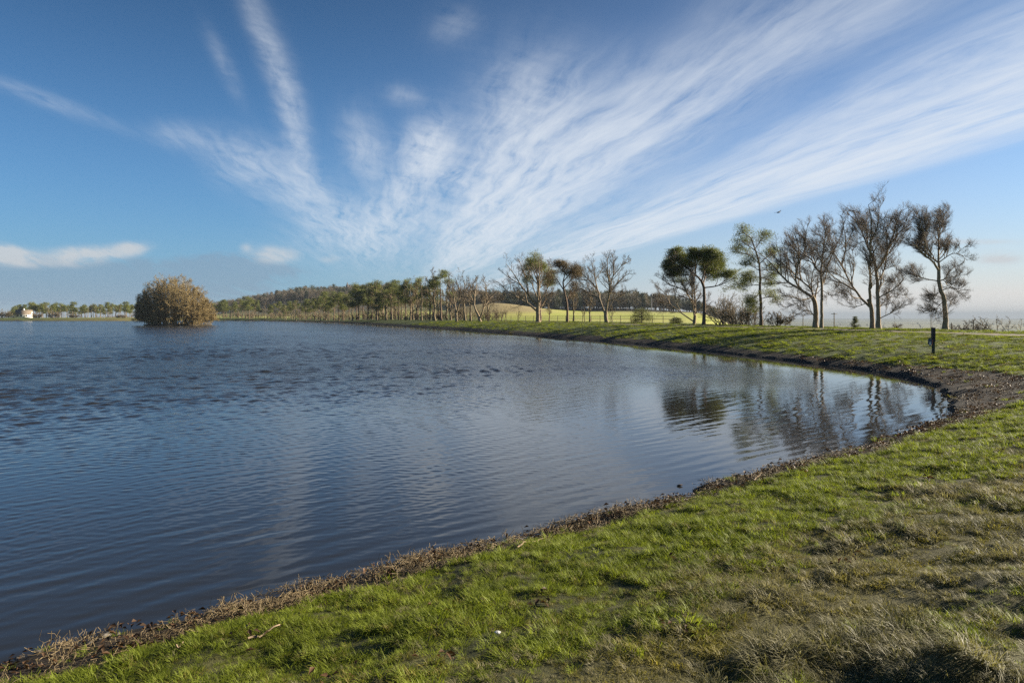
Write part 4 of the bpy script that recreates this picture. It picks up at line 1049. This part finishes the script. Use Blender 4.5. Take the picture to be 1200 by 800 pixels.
A = Mesh(); roof(A, -4.2, 4.2, -2.6, 2.6, 2.5, 4.9); rf_ = link('roof', A.build('roof', M_ROOF), hs_)
A = Mesh(); box(A, -.4, .4, -.35, .35, 4.3, 5.9); ch = link('chimney', A.build('chimney', M_WALL), rf_)
for wx_ in (-2.8, -.9, 1.9):
    A = Mesh(); box(A, wx_-.5, wx_+.5, -2.68, -2.58, .9, 2.0); link('window', A.build('window', M_GLASS), hs_)
A = Mesh(); box(A, .4, 1.2, -2.67, -2.59, 0, 1.95); link('door', A.build('door', plain('door_paint', (.10, .12, .10), .5)), hs_)

# church turret on the hill, mast above the wood
tx, ty = bearing(407, 900); tz = 3+(370-331)/FPX*900
tw_ = thing('church_turret', 'dark slender stone turret with pointed cap above the trees on the hill', 'tower', (float(tx), ty, 24.0))
M_DST = plain('dark_stone', (.12, .10, .09), .9, .25, .8)
top = tz-24
A = Mesh(); box(A, -1.9, 1.9, -1.9, 1.9, -1, top-6.5); box(A, -2.2, 2.2, -2.2, 2.2, top-6.5, top-6.0); link('shaft', A.build('shaft', M_DST), tw_)
A = Mesh(); A.tubes(np.array([[[0, 0, top-6.0], [0, 0, top-3.5], [0, 0, top+1.0]]]), np.array([[1.5, 1.35, .02]]), 8); link('spire', A.build('spire', M_DST), tw_)
mx, my = bearing(763.5, 640); mt_ = thing('mast', 'thin grey mast standing above the dark wood at the field edge', 'mast', (float(mx), my, hz(float(mx), my)))
mh = 3+(370-344)/FPX*640-hz(float(mx), my)
A = Mesh(); A.tubes(np.array([[[0, 0, 0], [0, 0, mh*.6], [0, 0, mh]]]), np.array([[.45, .35, .2]]), 6); link('pole', A.build('pole', plain('grey_metal', (.2, .2, .2), .5)), mt_)
A = Mesh(); box(A, -1.0, 1.0, -.4, .4, mh*.84, mh*.97); link('antenna', A.build('antenna', plain('grey_antenna', (.3, .3, .3), .5)), mt_)

# fence between bank and field
M_WOOD = plain('weathered_wood', (.13, .10, .07), .85, .3, 4, .3)
fx = np.linspace(430, 790, 60); fd = np.array([crest(q)+11 for q in fx])
X_, Y_ = bearing(fx, fd)
seg = np.r_[0, np.cumsum(np.hypot(np.diff(X_), np.diff(Y_)))]; npost = int(seg[-1]/3.2); q = np.linspace(0, seg[-1], npost); X_ = np.interp(q, seg, X_); Y_ = np.interp(q, seg, Y_); Z_ = height(X_, Y_)
fen = thing('field_fence', 'long wooden post and rail fence between the bank trees and the green field', 'fence', (float(X_[0]), float(Y_[0]), float(Z_[0])))
o3 = np.array([X_[0], Y_[0], Z_[0]])
for zr in (1.2, .72):
    A = Mesh(); P = np.stack([X_, Y_-.06, Z_+zr], -1)-o3
    for i in range(npost-1): A.tubes(P[None, i:i+2], np.full((1, 2), .035), 4)
    link('rail', A.build('rail', M_WOOD), fen)
A = Mesh(); A.tubes(np.array([[[0, 0, -.1], [0, 0, .6], [0, 0, 1.35]]]), np.array([[.065, .06, .055]]), 6); pm = A.build('post', M_WOOD)
for i in range(min(npost, 100)):
    po = link('post', pm, fen); po.location = (X_[i]-o3[0], Y_[i]-o3[1], Z_[i]-o3[2])
# wire fence posts on the right and utility poles out in the haze
A = Mesh(); A.tubes(np.array([[[0, 0, -.1], [0, 0, .6], [0, 0, 1.5]]]), np.array([[.06, .055, .05]]), 6); pm2 = A.build('fence_post', M_WOOD)
for x, d, lab in ((1115, 78, 'thin bare fence post right of the leaning tree trunk'), (1141, 74, 'thin fence post in front of the dense bare bush')):
    po = link('fence_post', pm2); po.location = at(x, d); tag(po, lab, 'post')
for x, d, h, lab in ((977.5, 190, 6.5, 'utility pole in the haze between slender tree and young conifer'), (941, 240, 6.0, 'utility pole in the haze under the low bough of the stout tree'), (1091, 300, 8, 'distant utility pole left of the leaning tree')):
    t = thing('utility_pole', lab, 'pole', at(x, d)); t.location.z = 3-8/FPX*d
    h = (370-(377 if x < 960 else 377))/FPX*d+3+.3-t.location.z+h*.35
    A = Mesh(); A.tubes(np.array([[[0, 0, -4], [0, 0, h*.5], [0, 0, h]]]), np.array([[.14, .12, .10]]), 6); link('shaft', A.build('shaft', M_WOOD), t)
    A = Mesh(); box(A, -.8, .8, -.06, .06, h-.45, h-.3); link('crossarm', A.build('crossarm', M_WOOD), t)

# ------------------------------------------------------------------ the post by the water, small things
d = 38.3; loc = at(1093.7, d)
ps = thing('marker_post', 'dark square post standing alone on the bank near the head of the water', 'post', loc)
import bmesh
def rbox(name, sx, sy, sz, z0, m, bev=.012, taper=1.0, parent=None, x=0, y=0, seg=3):
    bm = bmesh.new(); bmesh.ops.create_cube(bm, size=1)
    for v_ in bm.verts:
        k = taper if v_.co.z > 0 else 1
        v_.co = Vector((v_.co.x*sx*k, v_.co.y*sy*k, (v_.co.z+.5)*sz))
    bmesh.ops.bevel(bm, geom=bm.edges[:], offset=bev, segments=seg, affect='EDGES')
    me = bpy.data.meshes.new(name); bm.to_mesh(me); bm.free(); me.materials.append(m)
    o = link(name, me, parent); o.location = (x, y, z0); return o
M_BLK = plain('black_paint', (.016, .017, .018), .45, .3, 8); M_GRN = plain('dark_green_paint', (.014, .034, .024), .5, .3, 8)
rbox('lower_shaft', .125, .125, .80, -.1, M_GRN, parent=ps); rbox('upper_shaft', .165, .165, .76, .70, M_BLK, parent=ps); rbox('cap', .18, .18, .04, 1.46, M_BLK, parent=ps)
bg_ = thing('hanging_bag', 'blue grey rounded bag with white and red panels hung on the dark post', 'bag', (loc[0]-.20, loc[1]-.03, loc[2]+.47))
rbox('body', .26, .20, .50, 0, plain('blue_grey_cloth', (.13, .145, .18), .7, .25, 9, .2), .085, .72, bg_, seg=5)
rbox('panel', .09, .012, .16, .07, plain('white_panel', (.7, .68, .66), .5, .06), .004, .9, bg_, -.06, -.101)
rbox('strip', .035, .012, .30, .06, plain('red_panel', (.38, .10, .06), .5, .1), .004, .9, bg_, .07, -.100)
rbox('strap', .16, .03, .03, .46, M_BLK, .008, 1, bg_, .07, 0)

def ground_at(pxx, pyy):
    """where the sight line of a photo pixel meets the land"""
    t = np.linspace(2.5, 60, 4000); x = (pxx-600)/FPX*t; z = CAMZ-(pyy-HOR)/FPX*t; h = height(x, t); i = np.argmax(z < h); return float(x[i]), float(t[i]), float(h[i])
gx_, gy_, gz_ = ground_at(583, 746)
st = link('white_stone', stone_mesh(690, plain('white_stone', (.5, .5, .5), .6, .15, 20))); st.location = (gx_, gy_, gz_+.03); st.scale = (.024, .018, .022); tag(st, 'small white stone lying in the short grass', 'stone')
def stick(pxa, pxb, r, lab):
    a = np.array(ground_at(*pxa)); b = np.array(ground_at(*pxb)); mid_ = (a+b)/2
    rg = np.random.default_rng(int(pxa[0])); t = np.linspace(0, 1, 9)[:, None]
    P = a*(1-t)+b*t; P[:, 2] = height(P[:, 0], P[:, 1])+.03; P += rg.normal(0, .012, P.shape)
    A = Mesh(); A.tubes((P-mid_)[None], np.linspace(r, r*.5, 9)[None], 6)
    o = link('driftwood_stick', A.build('driftwood_stick', plain('grey_driftwood', (.27, .20, .13), .9, .3, 8))); o.location = mid_; tag(o, lab, 'stick', 'sticks washed up on the shore')
stick((606, 645), (641, 632), .009, 'longest pale stick lying on the shore near the middle')
stick((884, 566), (893, 556), .012, 'short forked stick on the shore right of the middle')
stick((205, 765), (218, 757), .008, 'thin straw coloured stick at the lower left shore')
stick((290, 752), (330, 738), .009, 'thin bent stick beside the orange dead leaf on the shore')
fx_, fy_2 = px(797, 569.5)
A = Mesh(); tt = np.linspace(0, 1, 5)[:, None]; A.tubes((np.array([-.06, 0, .0])*(1-tt)+np.array([.05, .02, .012])*tt)[None], np.array([[.005, .016, .02, .014, .005]]), 6)
o = link('floating_twig', A.build('floating_twig', M_TWIG)); o.location = (fx_, fy_2, .01); tag(o, 'small dark twig floating on the calm water', 'twig')
# bird: body with swept wings, gliding over the trees
bd = 60.0; bx_, bz_ = (912.5-600)/FPX*bd, CAMZ+(370-249)/FPX*bd
br = thing('bird', 'small dark bird flying above the pines at the right', 'bird', (bx_, bd, bz_)); br.rotation_euler = (R(-8), R(-14), R(20))
A = Mesh(); tt = np.linspace(-1, 1, 9); P = np.stack([tt*.2, 0*tt, .02*np.cos(tt*2)], -1)
A.tubes(P[None], np.array([[.004, .028, .05, .062, .064, .056, .04, .03, .008]]), 8)
for sg in (1, -1):
    w = []
    for s_, xx, ch_, zz in ((0, .02, .16, .02), (.16, .04, .15, .07), (.32, -.0, .11, .10), (.46, -.08, .04, .11)):
        w += [[xx+ch_*.5, sg*s_, zz], [xx, sg*s_, zz+.012], [xx-ch_*.5, sg*s_, zz-.004], [xx, sg*s_, zz-.006]]
    F = np.array([[4*i+j, 4*i+(j+1) % 4, 4*i+4+(j+1) % 4, 4*i+4+j] for i in range(3) for j in range(4)]+[[12, 13, 14, 15]]); A.add(np.array(w), F)
A.add(np.array([[-.16, -.02, .01], [-.16, .02, .01], [-.30, .06, .0], [-.30, -.06, .0], [-.16, 0, .022], [-.30, 0, .008]]), np.array([[0, 1, 2, 3], [0, 4, 5, 3], [4, 1, 2, 5]]))
link('body', A.build('body', plain('dark_plumage', (.012, .012, .014), .6, .2)), br)

# ------------------------------------------------------------------ haze over the plain
A = Mesh(); box(A, -9000, 9000, -400, 14500, -52, 62)
m = bpy.data.materials.new('haze'); m.use_nodes = True; m.node_tree.nodes.clear(); E.nt = m.node_tree
o = N('ShaderNodeOutputMaterial'); pv_ = N('ShaderNodeVolumePrincipled'); L(pv_.outputs[0], o.inputs['Volume'])
pv_.inputs['Color'].default_value = (.31, .37, .45, 1); pv_.inputs['Density'].default_value = 1.3e-4; pv_.inputs['Anisotropy'].default_value = 0.0
m.cycles.volume_sampling = 'DISTANCE'
tag(link('haze', A.build('haze', m)), 'pale haze lying over the low plain', 'haze', kind='stuff')
